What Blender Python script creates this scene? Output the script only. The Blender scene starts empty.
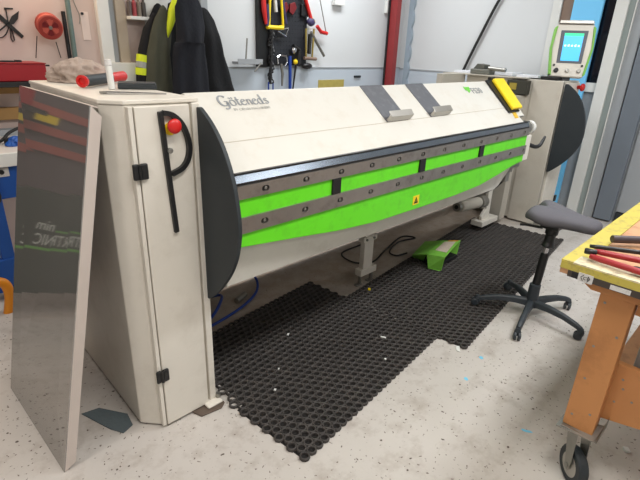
import bpy, bmesh, math, random
from mathutils import Vector, Matrix, Euler, noise
random.seed(7)
PI = math.pi
sc = bpy.context.scene
COL = sc.collection

# ---------------------------------------------------------------- camera
F_PX = 471.0
_Z = Vector((46, 1155, 471)).normalized()
_X = Vector((505, 172, -471)).normalized(); _X = (_X - _Z * _X.dot(_Z)).normalized()
_Y = _Z.cross(_X)
RM = Matrix((_X, _Y, _Z))
CAM = Vector((0, 0, 1.6))
cd = bpy.data.cameras.new('camera'); cd.sensor_width = 36; cd.lens = F_PX / 640 * 36; cd.clip_start = .02
cam = bpy.data.objects.new('camera', cd); COL.objects.link(cam)
cam.matrix_world = Matrix.Translation(CAM) @ RM.to_4x4()
sc.camera = cam

# ---------------------------------------------------------------- exposure and world
sc.view_settings.view_transform = 'Standard'; sc.view_settings.look = 'None'
sc.view_settings.gamma = 1; sc.view_settings.exposure = 0.0
w = bpy.data.worlds.new('world'); sc.world = w; w.use_nodes = True
w.node_tree.nodes['Background'].inputs[0].default_value = (.8, .85, .9, 1)
w.node_tree.nodes['Background'].inputs[1].default_value = 0.3

def area(name, loc, sx, sy, power, color=(1, 1, 1), rot=(0, 0, 0)):
    l = bpy.data.lights.new(name, 'AREA'); l.shape = 'RECTANGLE'; l.size = sx; l.size_y = sy
    l.energy = power; l.color = color
    o = bpy.data.objects.new(name, l); o.location = loc; o.rotation_euler = rot; COL.objects.link(o); return o
CEIL = 3.2
LAMPS = [(0.9, 0.1, 50, (1, .97, .92)), (3.3, 0.1, 66, (.95, .98, 1)), (0.6, 3.0, 12, (1, .93, .84)), (3.9, 3.2, 48, (.93, .97, 1)),
         (-1.4, 1.4, 26, (1, .93, .86)), (1.2, -1.9, 14, (1, .97, .93)), (4.4, -2.2, 20, (.92, .96, 1))]

# ---------------------------------------------------------------- helpers
def px(x, y, ax, v):
    """point on the plane axis=v that the photograph shows at pixel x, y"""
    r = RM @ Vector((x - 320, 240 - y, -F_PX)).normalized()
    t = (v - CAM[ax]) / r[ax]
    return CAM + r * t

def lin(c):
    return tuple((v / 255 / 12.92 if v / 255 < .04045 else ((v / 255 + .055) / 1.055) ** 2.4) for v in c)

def mat(name, rgb, rough=.5, metal=0., var=.12, scale=8., bump=0., bscale=60., dirt=None, dirt_amt=.5, dirt_scale=3., emit=0., spec=.5, coat=0.):
    m = bpy.data.materials.new(name); m.use_nodes = True; nt = m.node_tree; N = nt.nodes; L = nt.links
    b = N['Principled BSDF']; c = lin(rgb)
    b.inputs['Roughness'].default_value = rough; b.inputs['Metallic'].default_value = metal
    b.inputs['Specular IOR Level'].default_value = spec; b.inputs['Coat Weight'].default_value = coat
    tc = N.new('ShaderNodeTexCoord')
    ns = N.new('ShaderNodeTexNoise'); ns.inputs['Scale'].default_value = scale; ns.inputs['Detail'].default_value = 5
    L.new(tc.outputs['Object'], ns.inputs['Vector'])
    mx = N.new('ShaderNodeMix'); mx.data_type = 'RGBA'
    mx.inputs[6].default_value = (*[v * (1 - var) for v in c], 1); mx.inputs[7].default_value = (*[min(1, v * (1 + var)) for v in c], 1)
    L.new(ns.outputs['Fac'], mx.inputs[0]); out = mx.outputs[2]
    if dirt:
        n2 = N.new('ShaderNodeTexNoise'); n2.inputs['Scale'].default_value = dirt_scale; n2.inputs['Detail'].default_value = 9; n2.inputs['Roughness'].default_value = .65
        L.new(tc.outputs['Object'], n2.inputs['Vector'])
        rp = N.new('ShaderNodeMapRange'); rp.inputs[1].default_value = .5; rp.inputs[2].default_value = .75; rp.inputs[4].default_value = dirt_amt
        L.new(n2.outputs['Fac'], rp.inputs[0])
        m2 = N.new('ShaderNodeMix'); m2.data_type = 'RGBA'; m2.inputs[7].default_value = (*lin(dirt), 1)
        L.new(rp.outputs[0], m2.inputs[0]); L.new(out, m2.inputs[6]); out = m2.outputs[2]
    L.new(out, b.inputs['Base Color'])
    if bump:
        n3 = N.new('ShaderNodeTexNoise'); n3.inputs['Scale'].default_value = bscale; n3.inputs['Detail'].default_value = 3
        L.new(tc.outputs['Object'], n3.inputs['Vector'])
        bp = N.new('ShaderNodeBump'); bp.inputs['Strength'].default_value = bump; bp.inputs['Distance'].default_value = .01
        L.new(n3.outputs['Fac'], bp.inputs['Height']); L.new(bp.outputs[0], b.inputs['Normal'])
    if emit:
        L.new(out, b.inputs['Emission Color']); b.inputs['Emission Strength'].default_value = emit
    return m

def link(name, me, parent=None, m=None, bevel=0., smooth=False, seg=2):
    o = bpy.data.objects.new(name, me); COL.objects.link(o)
    if m: me.materials.append(m)
    if smooth:
        for p in me.polygons: p.use_smooth = True
    if bevel:
        md = o.modifiers.new('bevel', 'BEVEL'); md.width = bevel; md.segments = seg; md.limit_method = 'ANGLE'; md.angle_limit = .6
    if parent:
        o.parent = parent
        o.matrix_parent_inverse = (ROOTINV.get(parent.name) or Matrix.Identity(4))
    return o
ROOTINV = {}

def tag(o, label=None, cat=None, group=None, kind=None):
    if label: o['label'] = label
    if cat: o['category'] = cat
    if group: o['group'] = group
    if kind: o['kind'] = kind
    return o

def thing(name, loc, label, cat, group=None, rotz=0.):
    o = bpy.data.objects.new(name, None); COL.objects.link(o); o.location = loc; o.empty_display_size = .05
    o.rotation_euler = (0, 0, 0)
    tag(o, label, cat, group)
    ROOTINV[o.name] = Matrix.Translation(-Vector(loc))
    return o

BAKE = None
class MB:
    def __init__(s): s.bm = bmesh.new()
    def box(s, x0, x1, y0, y1, z0, z1, M=None):
        vs = [s.bm.verts.new((M @ Vector(p)) if M else p) for p in
              [(x0, y0, z0), (x1, y0, z0), (x1, y1, z0), (x0, y1, z0), (x0, y0, z1), (x1, y0, z1), (x1, y1, z1), (x0, y1, z1)]]
        for f in [(3, 2, 1, 0), (4, 5, 6, 7), (0, 1, 5, 4), (1, 2, 6, 5), (2, 3, 7, 6), (3, 0, 4, 7)]: s.bm.faces.new([vs[i] for i in f])
        return s
    def prism(s, pts, off):
        """closed polygon pts (3d) swept by vector off"""
        off = Vector(off); a = [s.bm.verts.new(p) for p in pts]; b = [s.bm.verts.new(Vector(p) + off) for p in pts]
        n = len(a); s.bm.faces.new(a); s.bm.faces.new(b[::-1])
        for i in range(n): s.bm.faces.new([a[(i + 1) % n], a[i], b[i], b[(i + 1) % n]])
        return s
    def cyl(s, p0, p1, r0, r1=None, n=20, cap=True):
        r1 = r0 if r1 is None else r1
        p0 = Vector(p0); p1 = Vector(p1); d = (p1 - p0).normalized()
        u = d.orthogonal().normalized(); v = d.cross(u)
        a = [s.bm.verts.new(p0 + (u * math.cos(2 * PI * i / n) + v * math.sin(2 * PI * i / n)) * r0) for i in range(n)]
        b = [s.bm.verts.new(p1 + (u * math.cos(2 * PI * i / n) + v * math.sin(2 * PI * i / n)) * r1) for i in range(n)]
        for i in range(n): s.bm.faces.new([a[i], a[(i + 1) % n], b[(i + 1) % n], b[i]])
        if cap: s.bm.faces.new(a[::-1]); s.bm.faces.new(b)
        return s
    def loft(s, rings, cap=True, closed=False):
        R = [[s.bm.verts.new(p) for p in r] for r in rings]; n = len(R[0])
        K = len(R)
        for k in range(K if closed else K - 1):
            A = R[k]; B = R[(k + 1) % K]
            for i in range(n): s.bm.faces.new([A[i], A[(i + 1) % n], B[(i + 1) % n], B[i]])
        if cap and not closed: s.bm.faces.new(R[0][::-1]); s.bm.faces.new(R[-1])
        return s
    def tube(s, pts, r, n=10, closed=False):
        pts = [Vector(p) for p in pts]; rings = []; up = None
        rr = r if isinstance(r, (list, tuple)) else [r] * len(pts)
        for i, p in enumerate(pts):
            if closed: d = (pts[(i + 1) % len(pts)] - pts[i - 1]).normalized()
            else: d = (pts[min(i + 1, len(pts) - 1)] - pts[max(i - 1, 0)]).normalized()
            if up is None: up = d.orthogonal().normalized()
            up = (up - d * up.dot(d)).normalized(); v = d.cross(up)
            rings.append([p + (up * math.cos(2 * PI * k / n) + v * math.sin(2 * PI * k / n)) * rr[i] for k in range(n)])
        return s.loft(rings, True, closed)
    def lathe(s, c, axis, prof, n=28):
        """prof: list of (along, radius)"""
        c = Vector(c); d = Vector(axis).normalized(); u = d.orthogonal().normalized(); v = d.cross(u)
        rings = [[c + d * h + (u * math.cos(2 * PI * k / n) + v * math.sin(2 * PI * k / n)) * max(r, 1e-4) for k in range(n)] for h, r in prof]
        return s.loft(rings, True)
    def ball(s, c, r, sub=2, sc_=(1, 1, 1)):
        g = bmesh.ops.create_icosphere(s.bm, subdivisions=sub, radius=1)
        for v in g['verts']: v.co = Vector(c) + Vector((v.co.x * r * sc_[0], v.co.y * r * sc_[1], v.co.z * r * sc_[2]))
        return s
    def plate(s, outline, holes, O, U, V, th):
        """flat plate with true holes: outline/holes are 2d loops on the plane O + a U + b V, thickness along UxV"""
        O = Vector(O); U = Vector(U); V = Vector(V); N_ = U.cross(V).normalized() * th
        def P(q, k): return O + U * q[0] + V * q[1] + N_ * k
        for k in (0, 1):
            es = []
            for loop in [outline] + holes:
                vs = [s.bm.verts.new(P(q, k)) for q in loop]
                es += [s.bm.edges.new((vs[i], vs[(i + 1) % len(vs)])) for i in range(len(vs))]
            bmesh.ops.triangle_fill(s.bm, use_beauty=True, use_dissolve=False, edges=es)
        for loop in [outline] + holes:
            n = len(loop)
            for i in range(n):
                a, b = loop[i], loop[(i + 1) % n]
                s.bm.faces.new([s.bm.verts.new(P(a, 0)), s.bm.verts.new(P(b, 0)), s.bm.verts.new(P(b, 1)), s.bm.verts.new(P(a, 1))])
        bmesh.ops.remove_doubles(s.bm, verts=s.bm.verts, dist=1e-5)
        return s
    def xf(s, M):
        bmesh.ops.transform(s.bm, matrix=M, verts=s.bm.verts); return s
    def build(s, name, m, parent=None, bevel=0., smooth=False, seg=2, label=None):
        bmesh.ops.recalc_face_normals(s.bm, faces=s.bm.faces)
        if BAKE is not None: bmesh.ops.transform(s.bm, matrix=BAKE, verts=s.bm.verts)
        me = bpy.data.meshes.new(name); s.bm.to_mesh(me); s.bm.free()
        o = link(name, me, parent, m, bevel, smooth, seg)
        if smooth == 'auto':
            o.data.shade_smooth() if False else None
        if label: o['label'] = label
        return o

def ell(cx, cy, rx, ry, n=12, a0=0):
    return [(cx + rx * math.cos(a0 + 2 * PI * i / n), cy + ry * math.sin(a0 + 2 * PI * i / n)) for i in range(n)]
def slot(cx, cy, w_, h_, n=6):
    r = h_ / 2; dx = w_ / 2 - r; o = []
    for i in range(n + 1): a = -PI / 2 + PI * i / n; o.append((cx + dx + r * math.cos(a), cy + r * math.sin(a)))
    for i in range(n + 1): a = PI / 2 + PI * i / n; o.append((cx - dx + r * math.cos(a), cy + r * math.sin(a)))
    return o
def spline(pts, k=6):
    """catmull-rom through pts"""
    P_ = [Vector(p) for p in pts]; out = []
    for i in range(len(P_) - 1):
        a = P_[max(i - 1, 0)]; b = P_[i]; c = P_[i + 1]; d = P_[min(i + 2, len(P_) - 1)]
        for j in range(k):
            t = j / k
            out.append(.5 * ((2 * b) + (-a + c) * t + (2 * a - 5 * b + 4 * c - d) * t * t + (-a + 3 * b - 3 * c + d) * t ** 3))
    out.append(P_[-1]); return out

def text(name, s, size, M, m, parent=None, label=None, th=.0006, align='LEFT', xs=1.):
    cu = bpy.data.curves.new('t', 'FONT'); cu.body = s; cu.size = size; cu.extrude = th; cu.align_x = align; cu.resolution_u = 3
    t = bpy.data.objects.new('t', cu); COL.objects.link(t)
    dg = bpy.context.evaluated_depsgraph_get()
    me = bpy.data.meshes.new_from_object(t.evaluated_get(dg)); bpy.data.objects.remove(t)
    me.transform((BAKE or Matrix.Identity(4)) @ M @ Matrix.Diagonal((xs, 1, 1, 1)))
    o = link(name, me, parent, m)
    if label: o['label'] = label
    return o
def frame(O, U, V):
    U = Vector(U).normalized(); V = Vector(V).normalized(); N_ = U.cross(V)
    M = Matrix((U, V, N_)).transposed().to_4x4(); M.translation = Vector(O); return M
def struct(o, label=None): return tag(o, label, None, None, 'structure')

# ---------------------------------------------------------------- materials
M_cream = mat('cream_paint', (222, 216, 205), .42, var=.03, dirt=(168, 156, 140), dirt_amt=.30, dirt_scale=5)
M_hood = mat('hood_paint', (214, 211, 203), .40, var=.02, dirt=(196, 184, 166), dirt_amt=.4, dirt_scale=9)
M_skirt = mat('skirt_paint', (214, 211, 202), .45, var=.03, dirt=(168, 162, 150), dirt_amt=.45, dirt_scale=7)
M_green = mat('green_paint', (104, 222, 34), .40, var=.05, dirt=(70, 150, 40), dirt_amt=.35, dirt_scale=16)
M_pedal = mat('pedal_green', (116, 180, 64), .45, var=.08, dirt=(60, 110, 40), dirt_amt=.4, dirt_scale=20)
M_gasket = mat('charcoal_plastic', (40, 46, 50), .55, var=.06)
M_black = mat('black_plastic', (22, 22, 24), .42, var=.1)
M_rubber = mat('mat_rubber', (62, 58, 56), .62, var=.2, scale=30, dirt=(98, 90, 84), dirt_amt=.4, dirt_scale=14)
M_dirt = mat('mat_dirt', (26, 23, 22), .9, var=.2)
M_rail = mat('machined_steel', (164, 158, 153), .34, .80, var=.1, scale=20, dirt=(96, 90, 85), dirt_amt=.5, dirt_scale=12)
M_bright = mat('polished_steel', (150, 158, 168), .22, 1., var=.1, scale=14)
M_sheet = mat('sheet_steel', (166, 163, 159), .05, .66, var=.04, scale=5)
M_sheetedge = mat('sheet_film_edge', (206, 194, 186), .5, .2, var=.05)
M_gal = mat('galvanised_steel', (150, 148, 142), .4, .8, var=.15, scale=25)
M_pale = mat('pale_metal', (176, 172, 165), .35, .7, var=.08)
M_darkst = mat('dark_band', (104, 106, 112), .5, .3, var=.1, dirt=(140, 142, 146), dirt_amt=.5, dirt_scale=30)
M_chrome = mat('chrome', (205, 205, 208), .15, 1., var=.03)
M_red = mat('red_plastic', (205, 32, 30), .38, var=.05)
M_redtool = mat('red_handle', (158, 34, 40), .45, var=.1)
M_yellow = mat('yellow_plastic', (246, 214, 30), .42, var=.05)
M_orange = mat('orange_plastic', (222, 138, 22), .45, var=.05)
M_redbox = mat('red_box_paint', (150, 16, 28), .4, var=.06)
M_redbeam = mat('red_beam_paint', (140, 42, 44), .5, var=.06)
M_wood = mat('bench_wood', (200, 138, 84), .55, var=.12, scale=5, dirt=(132, 80, 42), dirt_amt=.5, dirt_scale=7)
M_ply = mat('bench_plywood', (196, 148, 110), .6, var=.12, scale=12, dirt=(120, 84, 62), dirt_amt=.6, dirt_scale=14)
M_batten = mat('shelf_wood', (168, 128, 74), .6, var=.12)
M_tape = mat('yellow_tape', (194, 178, 80), .5, var=.08, dirt=(132, 118, 84), dirt_amt=.9, dirt_scale=26)
M_tapeworn = mat('worn_tape', (214, 204, 170), .5, var=.08, dirt=(120, 104, 96), dirt_amt=.8, dirt_scale=40)
M_label = mat('white_label', (216, 214, 212), .5, var=.05, dirt=(150, 146, 140), dirt_amt=.6, dirt_scale=60)
M_ink = mat('black_ink', (20, 20, 22), .6, var=.05)
M_greyink = mat('grey_ink', (142, 146, 150), .5, var=.03)
M_seat = mat('grey_fabric', (94, 92, 98), .85, var=.06, scale=120, bump=.15, bscale=500)
M_stool = mat('stool_plastic', (48, 54, 60), .5, var=.08)
M_rag = mat('rag_cloth', (176, 158, 146), .95, var=.14, scale=14, bump=.5, bscale=60)
M_navy = mat('navy_cloth', (19, 22, 31), .92, var=.25, scale=10, bump=.4, bscale=40)
M_blackcl = mat('black_cloth', (15, 16, 20), .92, var=.25, scale=10, bump=.4, bscale=40)
M_olive = mat('olive_cloth', (72, 73, 60), .92, var=.15, scale=10, bump=.4, bscale=40)
M_hivis = mat('hivis_cloth', (214, 230, 40), .7, var=.06)
M_reflex = mat('reflective_tape', (160, 164, 160), .5, var=.05)
M_wall = mat('wall_paint', (214, 216, 217), .6, var=.02, scale=2)
M_wallwarm = mat('wall_pink_paint', (204, 184, 176), .6, var=.02, scale=2)
M_trim = mat('trim_paint', (222, 222, 218), .5, var=.03)
M_greytrim = mat('grey_trim', (160, 164, 168), .5, var=.04)
M_beigetrim = mat('beige_trim', (170, 156, 138), .6, var=.06)
M_brown = mat('brown_board', (134, 112, 98), .7, var=.08)
M_bluep = mat('blue_panel_paint', (122, 206, 255), .5, var=.03)
M_blueb = mat('blue_bench_paint', (26, 84, 168), .45, var=.08)
M_bluehose = mat('blue_hose', (24, 62, 150), .4, var=.08)
M_slate = mat('slate_door', (112, 120, 130), .5, var=.05)
M_white = mat('white_counter', (214, 208, 202), .45, var=.04)
M_glassdark = mat('dark_glass', (14, 20, 34), .12, var=.05)
M_peg = mat('pegboard_black', (34, 36, 42), .6, var=.1)
M_cable = mat('black_cable', (28, 27, 27), .6, var=.1)
M_paper = mat('paper', (220, 222, 228), .7, var=.03)
M_greybox = mat('grey_steel_box', (150, 148, 146), .5, var=.05)
M_paintblue = mat('light_blue_paint', (120, 200, 232), .5, var=.05)
M_machinegrey = mat('machine_grey', (186, 180, 168), .5, var=.06, dirt=(120, 110, 98), dirt_amt=.5)
M_reelred = mat('reel_red', (186, 84, 70), .5, var=.06)
M_reeldark = mat('reel_dark_red', (110, 14, 20), .5, var=.06)
M_teal = mat('grey_green_pole', (104, 124, 120), .5, .2, var=.2, scale=30)
M_plate_grey = mat('side_face_paint', (200, 194, 182), .45, var=.04, dirt=(150, 138, 122), dirt_amt=.4, dirt_scale=4)

def floor_material():
    m = bpy.data.materials.new('concrete_floor'); m.use_nodes = True; N = m.node_tree.nodes; L = m.node_tree.links
    b = N['Principled BSDF']; b.inputs['Roughness'].default_value = .5
    tc = N.new('ShaderNodeTexCoord')
    def noise_(s, d=6, r=.6):
        n = N.new('ShaderNodeTexNoise'); n.inputs['Scale'].default_value = s; n.inputs['Detail'].default_value = d; n.inputs['Roughness'].default_value = r
        L.new(tc.outputs['Object'], n.inputs['Vector']); return n.outputs['Fac']
    def rng(i, a, b_, lo=0., hi=1.):
        r = N.new('ShaderNodeMapRange'); r.inputs[1].default_value = a; r.inputs[2].default_value = b_; r.inputs[3].default_value = lo; r.inputs[4].default_value = hi
        L.new(i, r.inputs[0]); return r.outputs[0]
    def mixc(f, A, B):
        x = N.new('ShaderNodeMix'); x.data_type = 'RGBA'; L.new(f, x.inputs[0])
        for i, c in ((6, A), (7, B)):
            if isinstance(c, tuple): x.inputs[i].default_value = (*lin(c), 1)
            else: L.new(c, x.inputs[i])
        return x.outputs[2]
    base = mixc(noise_(1.6), (188, 181, 174), (208, 202, 196))
    base = mixc(rng(noise_(7, 10, .7), .50, .74, 0, .6), base, (146, 132, 120))
    # specks: two sizes of worn-off chips
    def specks(scale, thr, keep):
        v = N.new('ShaderNodeTexVoronoi'); v.inputs['Scale'].default_value = scale; v.inputs['Randomness'].default_value = 1
        wn = N.new('ShaderNodeTexNoise'); wn.inputs['Scale'].default_value = scale * 1.5
        L.new(tc.outputs['Object'], wn.inputs['Vector'])
        ad = N.new('ShaderNodeVectorMath'); ad.operation = 'MULTIPLY_ADD'; ad.inputs[1].default_value = (.03, .03, .03)
        L.new(wn.outputs['Color'], ad.inputs[0]); L.new(tc.outputs['Object'], ad.inputs[2]); L.new(ad.outputs[0], v.inputs['Vector'])
        d = rng(v.outputs['Distance'], thr, thr * .6)
        sp = N.new('ShaderNodeSeparateColor'); L.new(v.outputs['Color'], sp.inputs[0])
        g = N.new('ShaderNodeMath'); g.operation = 'GREATER_THAN'; g.inputs[1].default_value = keep; L.new(sp.outputs[0], g.inputs[0])
        mu = N.new('ShaderNodeMath'); mu.operation = 'MULTIPLY'; L.new(d, mu.inputs[0]); L.new(g.outputs[0], mu.inputs[1]); return mu.outputs[0]
    base = mixc(specks(44, .20, .35), base, (98, 84, 74))
    base = mixc(specks(17, .12, .35), base, (84, 72, 64))
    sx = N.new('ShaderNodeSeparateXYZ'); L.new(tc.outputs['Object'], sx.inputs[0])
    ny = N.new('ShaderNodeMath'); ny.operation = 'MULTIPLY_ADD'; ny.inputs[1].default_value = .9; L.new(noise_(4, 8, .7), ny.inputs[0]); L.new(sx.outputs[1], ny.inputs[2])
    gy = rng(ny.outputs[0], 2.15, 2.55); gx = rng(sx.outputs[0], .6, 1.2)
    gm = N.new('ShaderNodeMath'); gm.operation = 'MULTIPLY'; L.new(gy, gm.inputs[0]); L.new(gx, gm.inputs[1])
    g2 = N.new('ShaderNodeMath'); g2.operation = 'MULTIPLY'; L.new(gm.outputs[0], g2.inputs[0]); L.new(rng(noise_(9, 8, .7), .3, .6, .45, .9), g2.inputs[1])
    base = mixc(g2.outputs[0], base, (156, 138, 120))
    L.new(base, b.inputs['Base Color'])
    bp = N.new('ShaderNodeBump'); bp.inputs['Strength'].default_value = .12; bp.inputs['Distance'].default_value = .01
    L.new(noise_(30), bp.inputs['Height']); L.new(bp.outputs[0], b.inputs['Normal'])
    return m

# ---------------------------------------------------------------- room shell
XL, XR, YF, YB = -3.2, 5.6, -3.6, 4.1
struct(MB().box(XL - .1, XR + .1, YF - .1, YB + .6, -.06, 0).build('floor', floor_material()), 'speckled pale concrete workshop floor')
struct(MB().box(XL - .1, XR + .1, YF - .1, YB + .6, CEIL, CEIL + .08).build('ceiling', M_trim))
struct(MB().box(2.0, XR, YB, YB + .1, 0, CEIL).build('wall_back', M_wall), 'white panel back wall')
struct(MB().box(XL, 2.0, YB, YB + .1, 0, CEIL).build('wall_back_left', M_wallwarm), 'pinkish back wall behind the bench')
struct(MB().box(XR, XR + .1, 2.14, YB, 0, CEIL).build('wall_right', M_wall), 'white right wall')
struct(MB().box(XR + .02, XR + .12, YF, 2.14, 0, 1.28).box(XR + .02, XR + .12, YF, 1.56, 1.28, CEIL).box(XR + .02, XR + .12, 1.72, 2.14, 1.28, CEIL).build('wall_right_lower', M_greytrim))
struct(MB().box(XL - .1, XL, YF, YB, 0, CEIL).build('wall_left', M_wall))
struct(MB().box(XL, XR, YF - .1, YF, 0, CEIL).build('wall_front', M_wall))
# dado seam lines and pale lower panels
struct(MB().box(2.56, 5.6, YB - .012, YB, .9, 1.385).build('trim_1', mat('dado_panel', (192, 202, 212), .5, var=.02)), 'pale lower wall panel')
struct(MB().box(2.56, 5.6, YB - .02, YB, 1.385, 1.397).build('trim_2', M_greytrim), 'grey dado seam on the back wall')
struct(MB().box(XR - .012, XR, 2.14, YB, .9, 1.372).build('trim_3', mat('dado_panel_right', (192, 202, 212), .5, var=.02)))
struct(MB().box(XR - .02, XR, 2.14, YB, 1.372, 1.386).build('trim_4', M_greytrim))
# left wall posts
def wstrip(n, x0, x1, y0, m, z0=0, z1=CEIL, lab=None): return struct(MB().box(x0, x1, y0, YB, z0, z1).build(n, m, bevel=.003), lab)
wstrip('trim_5', 1.60, 1.69, YB - .06, M_trim, lab='white post of the wall opening')
wstrip('trim_6', 1.69, 1.745, YB - .02, M_greytrim)
wstrip('trim_7', 1.745, 1.825, YB - .05, M_beigetrim, lab='beige post of the wall opening')
wstrip('trim_8', 2.00, 2.52, YB - .03, M_trim, lab='white board behind the coats')
wstrip('trim_9', 2.50, 2.57, YB - .07, M_greytrim, lab='grey edge strip beside the coats')
wstrip('trim_10', 1.62, 2.00, YB - .10, M_trim, 1.20, 1.43, 'low white board beside the coats')
# right wall: brown strip, window, posts
def rstrip(n, y0, y1, dx, m, z0=0, z1=CEIL, lab=None): return struct(MB().box(XR - dx, XR + .02, y0, y1, z0, z1).build(n, m, bevel=.004), lab)
rstrip('trim_11', 2.10, 2.19, .03, M_trim, lab='white edge of the right wall')
rstrip('trim_12', 1.97, 2.10, .01, M_brown, lab='brown board beside the blue panel')
struct(MB().box(XR + .03, XR + .05, 1.56, 1.72, 1.37, 2.5).build('window_1', M_glassdark), 'narrow dark window')
rstrip('trim_13', 1.56, 1.72, .02, M_trim, 1.28, 1.37, 'window sill')
rstrip('trim_14', 1.475, 1.585, .07, M_trim, lab='white door frame post')
rstrip('trim_15', 1.415, 1.475, .04, mat('greygreen', (150, 160, 158), .5, var=.04))
rstrip('trim_16', 1.405, 1.415, .07, M_trim)
rstrip('trim_17', 1.315, 1.405, .04, M_greytrim)
rstrip('trim_18', 1.295, 1.315, .02, M_black)
d1 = struct(MB().box(XR - .09, XR - .03, 1.13, 1.295, .02, 2.4).build('door_1', M_slate, bevel=.004), 'slate grey door edge')
struct(MB().box(XR - .02, XR + .02, .2, 1.11, .12, 2.4).build('door_2', M_greytrim), 'grey door leaf')
struct(MB().box(XR - .03, XR + .02, .2, 1.11, 0, .11).build('baseboard_right', M_gasket))
bp_ = MB().box(XR - .05, XR - .01, 1.70, 1.98, .06, 2.6).build('room_divider', M_bluep, bevel=.004)
tag(bp_, 'tall bright blue divider panel standing by the right wall behind the machine', 'divider')

# ceiling lamps
protoL = None
for i, (lx, ly, pw, colr) in enumerate(LAMPS):
    t = thing('ceiling_light', (lx, ly, CEIL - .08), ['white ceiling light nearest above the camera', 'white ceiling light above the stool side of the machine', 'white ceiling light above the blue bench corner', 'white ceiling light above the back right corner', 'white ceiling light near the left wall', 'white ceiling light behind the camera', 'white ceiling light in the front right part of the room'][i], 'lamp', 'ceiling lights')
    MB().box(lx - .75, lx + .75, ly - .12, ly + .12, CEIL - .05, CEIL).build('frame', M_trim, t)
    em = mat('tube_glow', (255, 250, 244), .5, emit=2., var=0)
    MB().box(lx - .72, lx + .72, ly - .09, ly + .09, CEIL - .075, CEIL - .05).build('diffuser', em, t)
    area('lamp_light', (lx, ly, CEIL - .08), 1.5, .5, pw, colr)

wl_ = thing('wall_lamp', (1.25, YB, 2.35), 'warm wall lamp above the red reel', 'lamp')
MB().box(.95, 1.55, YB - .20, YB - .001, 2.36, 2.40).build('lamp_shade', M_trim, wl_, bevel=.004)
area('wall_lamp_light', (1.25, YB - .11, 2.35), .5, .08, 5, (1, .72, .45))
# ---------------------------------------------------------------- folding machine
CX0, CX1, XR0 = .965, 3.56, 4.75
mach = thing('folding_machine', (.63, 1.62, 0), 'long cream and bright green sheet metal folding machine on the workshop floor', 'machine')
# left cabinet
poly = [(.632, 1.70), (.69, 1.632), (.94, 1.622), (.94, 2.56), (.662, 2.56)]
cab = MB().prism([(x, y, .010) for x, y in poly], (0, 0, 1.387)).build('side_cabinet', M_cream, mach, bevel=.004)
MB().prism([(x, y, 1.397) for x, y in [(.630, 1.695), (.688, 1.628), (.968, 1.612), (.968, 2.565), (.660, 2.565)]], (0, 0, .015)).build('top_cover', M_cream, cab, bevel=.003)
dr = MB().box(.714, .922, 1.602, 1.624, .014, 1.392).build('door', M_cream, cab, bevel=.004)
MB().box(.694, .710, 1.606, 1.634, .014, 1.392).build('door_frame', M_cream, cab, bevel=.002)
MB().box(.934, .966, 1.604, 1.66, .005, 1.395).build('corner_post', M_cream, cab, bevel=.004)
for z in (1.17, .285):
    h = MB().box(.684, .706, 1.592, 1.606, z - .029, z + .029).box(.711, .738, 1.588, 1.603, z - .029, z + .029).build('hinge', M_black, cab, bevel=.005)
    MB().cyl((.7085, 1.592, z - .027), (.7085, 1.592, z + .027), .007).build('pin', M_black, h)
M_rust = mat('rusty_plate', (104, 90, 80), .6, .3, var=.2, scale=20)
# steel foot plate
fp = [(.84, 1.60), (.855, 1.555), (.955, 1.54), (.985, 1.56), (.988, 1.70), (.84, 1.72)]
ft = MB().prism([(x, y, .001) for x, y in fp], (0, 0, .009)).build('foot_plate', M_rust, cab, bevel=.003)
MB().prism([(.90, 1.565, .010), (.980, 1.565, .010), (.982, 1.66, .010), (.90, 1.66, .010)], (0, 0, .012)).build('foot_block', M_cream, cab, bevel=.006)
MB().cyl((.975, 1.60, .02), (.975, 1.60, .045), .012, n=6).build('foot_bolt', M_gal, cab)
# handle: quarter arc grab bar with emergency button
hb = MB().prism([(.795, 1.588, 1.372), (.812, 1.588, 1.374), (.838, 1.588, .915), (.820, 1.588, .912)], (0, .016, 0))
hb.build('handle_bar', M_black, cab, bevel=.002)
arc = [(.812, 1.368), (.845, 1.360), (.877, 1.332), (.898, 1.29), (.907, 1.24), (.898, 1.195), (.872, 1.163), (.828, 1.146)]
a2 = MB(); pts = spline([(x, 1.585, z) for x, z in arc], 5)
rings = []
for i, p in enumerate(pts):
    d = (pts[min(i + 1, len(pts) - 1)] - pts[max(i - 1, 0)]).normalized(); n_ = Vector((d.z, 0, -d.x)) * .009
    rings.append([p + n_, p - n_, p - n_ + Vector((0, .022, 0)), p + n_ + Vector((0, .022, 0))])
a2.loft(rings).build('handle_arc', M_black, cab)
MB().cyl((.838, 1.601, 1.310), (.838, 1.596, 1.310), .023).build('button_collar', M_yellow, cab)
MB().lathe((.842, 1.598, 1.322), (0, -1, 0), [(0, .014), (.016, .014), (.017, .024), (.028, .027), (.034, .022), (.037, .010)], 24).build('emergency_button', M_red, cab, smooth=True)
MB().lathe((.824, 1.588, 1.235), (0, -1, 0), [(0, .010), (.008, .010), (.009, .006)], 12).build('handle_bolt', M_gal, cab)

# half-round end plates
def half_disc(x, parent):
    out = [(1.612, 1.376), (1.596, 1.380), (1.575, 1.372), (1.51, 1.325), (1.45, 1.258), (1.40, 1.165), (1.37, 1.06), (1.358, .955), (1.374, .86), (1.405, .785), (1.45, .715), (1.51, .645), (1.575, .585), (1.598, .570), (1.612, .575)]
    sp = spline([(0, a, b) for a, b in out], 4)
    m = MB(); m.prism([(x, p.y, p.z) for p in sp], (.018, 0, 0))
    return m.build('end_plate', M_gasket, parent, bevel=.004)
half_disc(CX0 - .012, mach); half_disc(XR0 - .012, mach)

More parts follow.
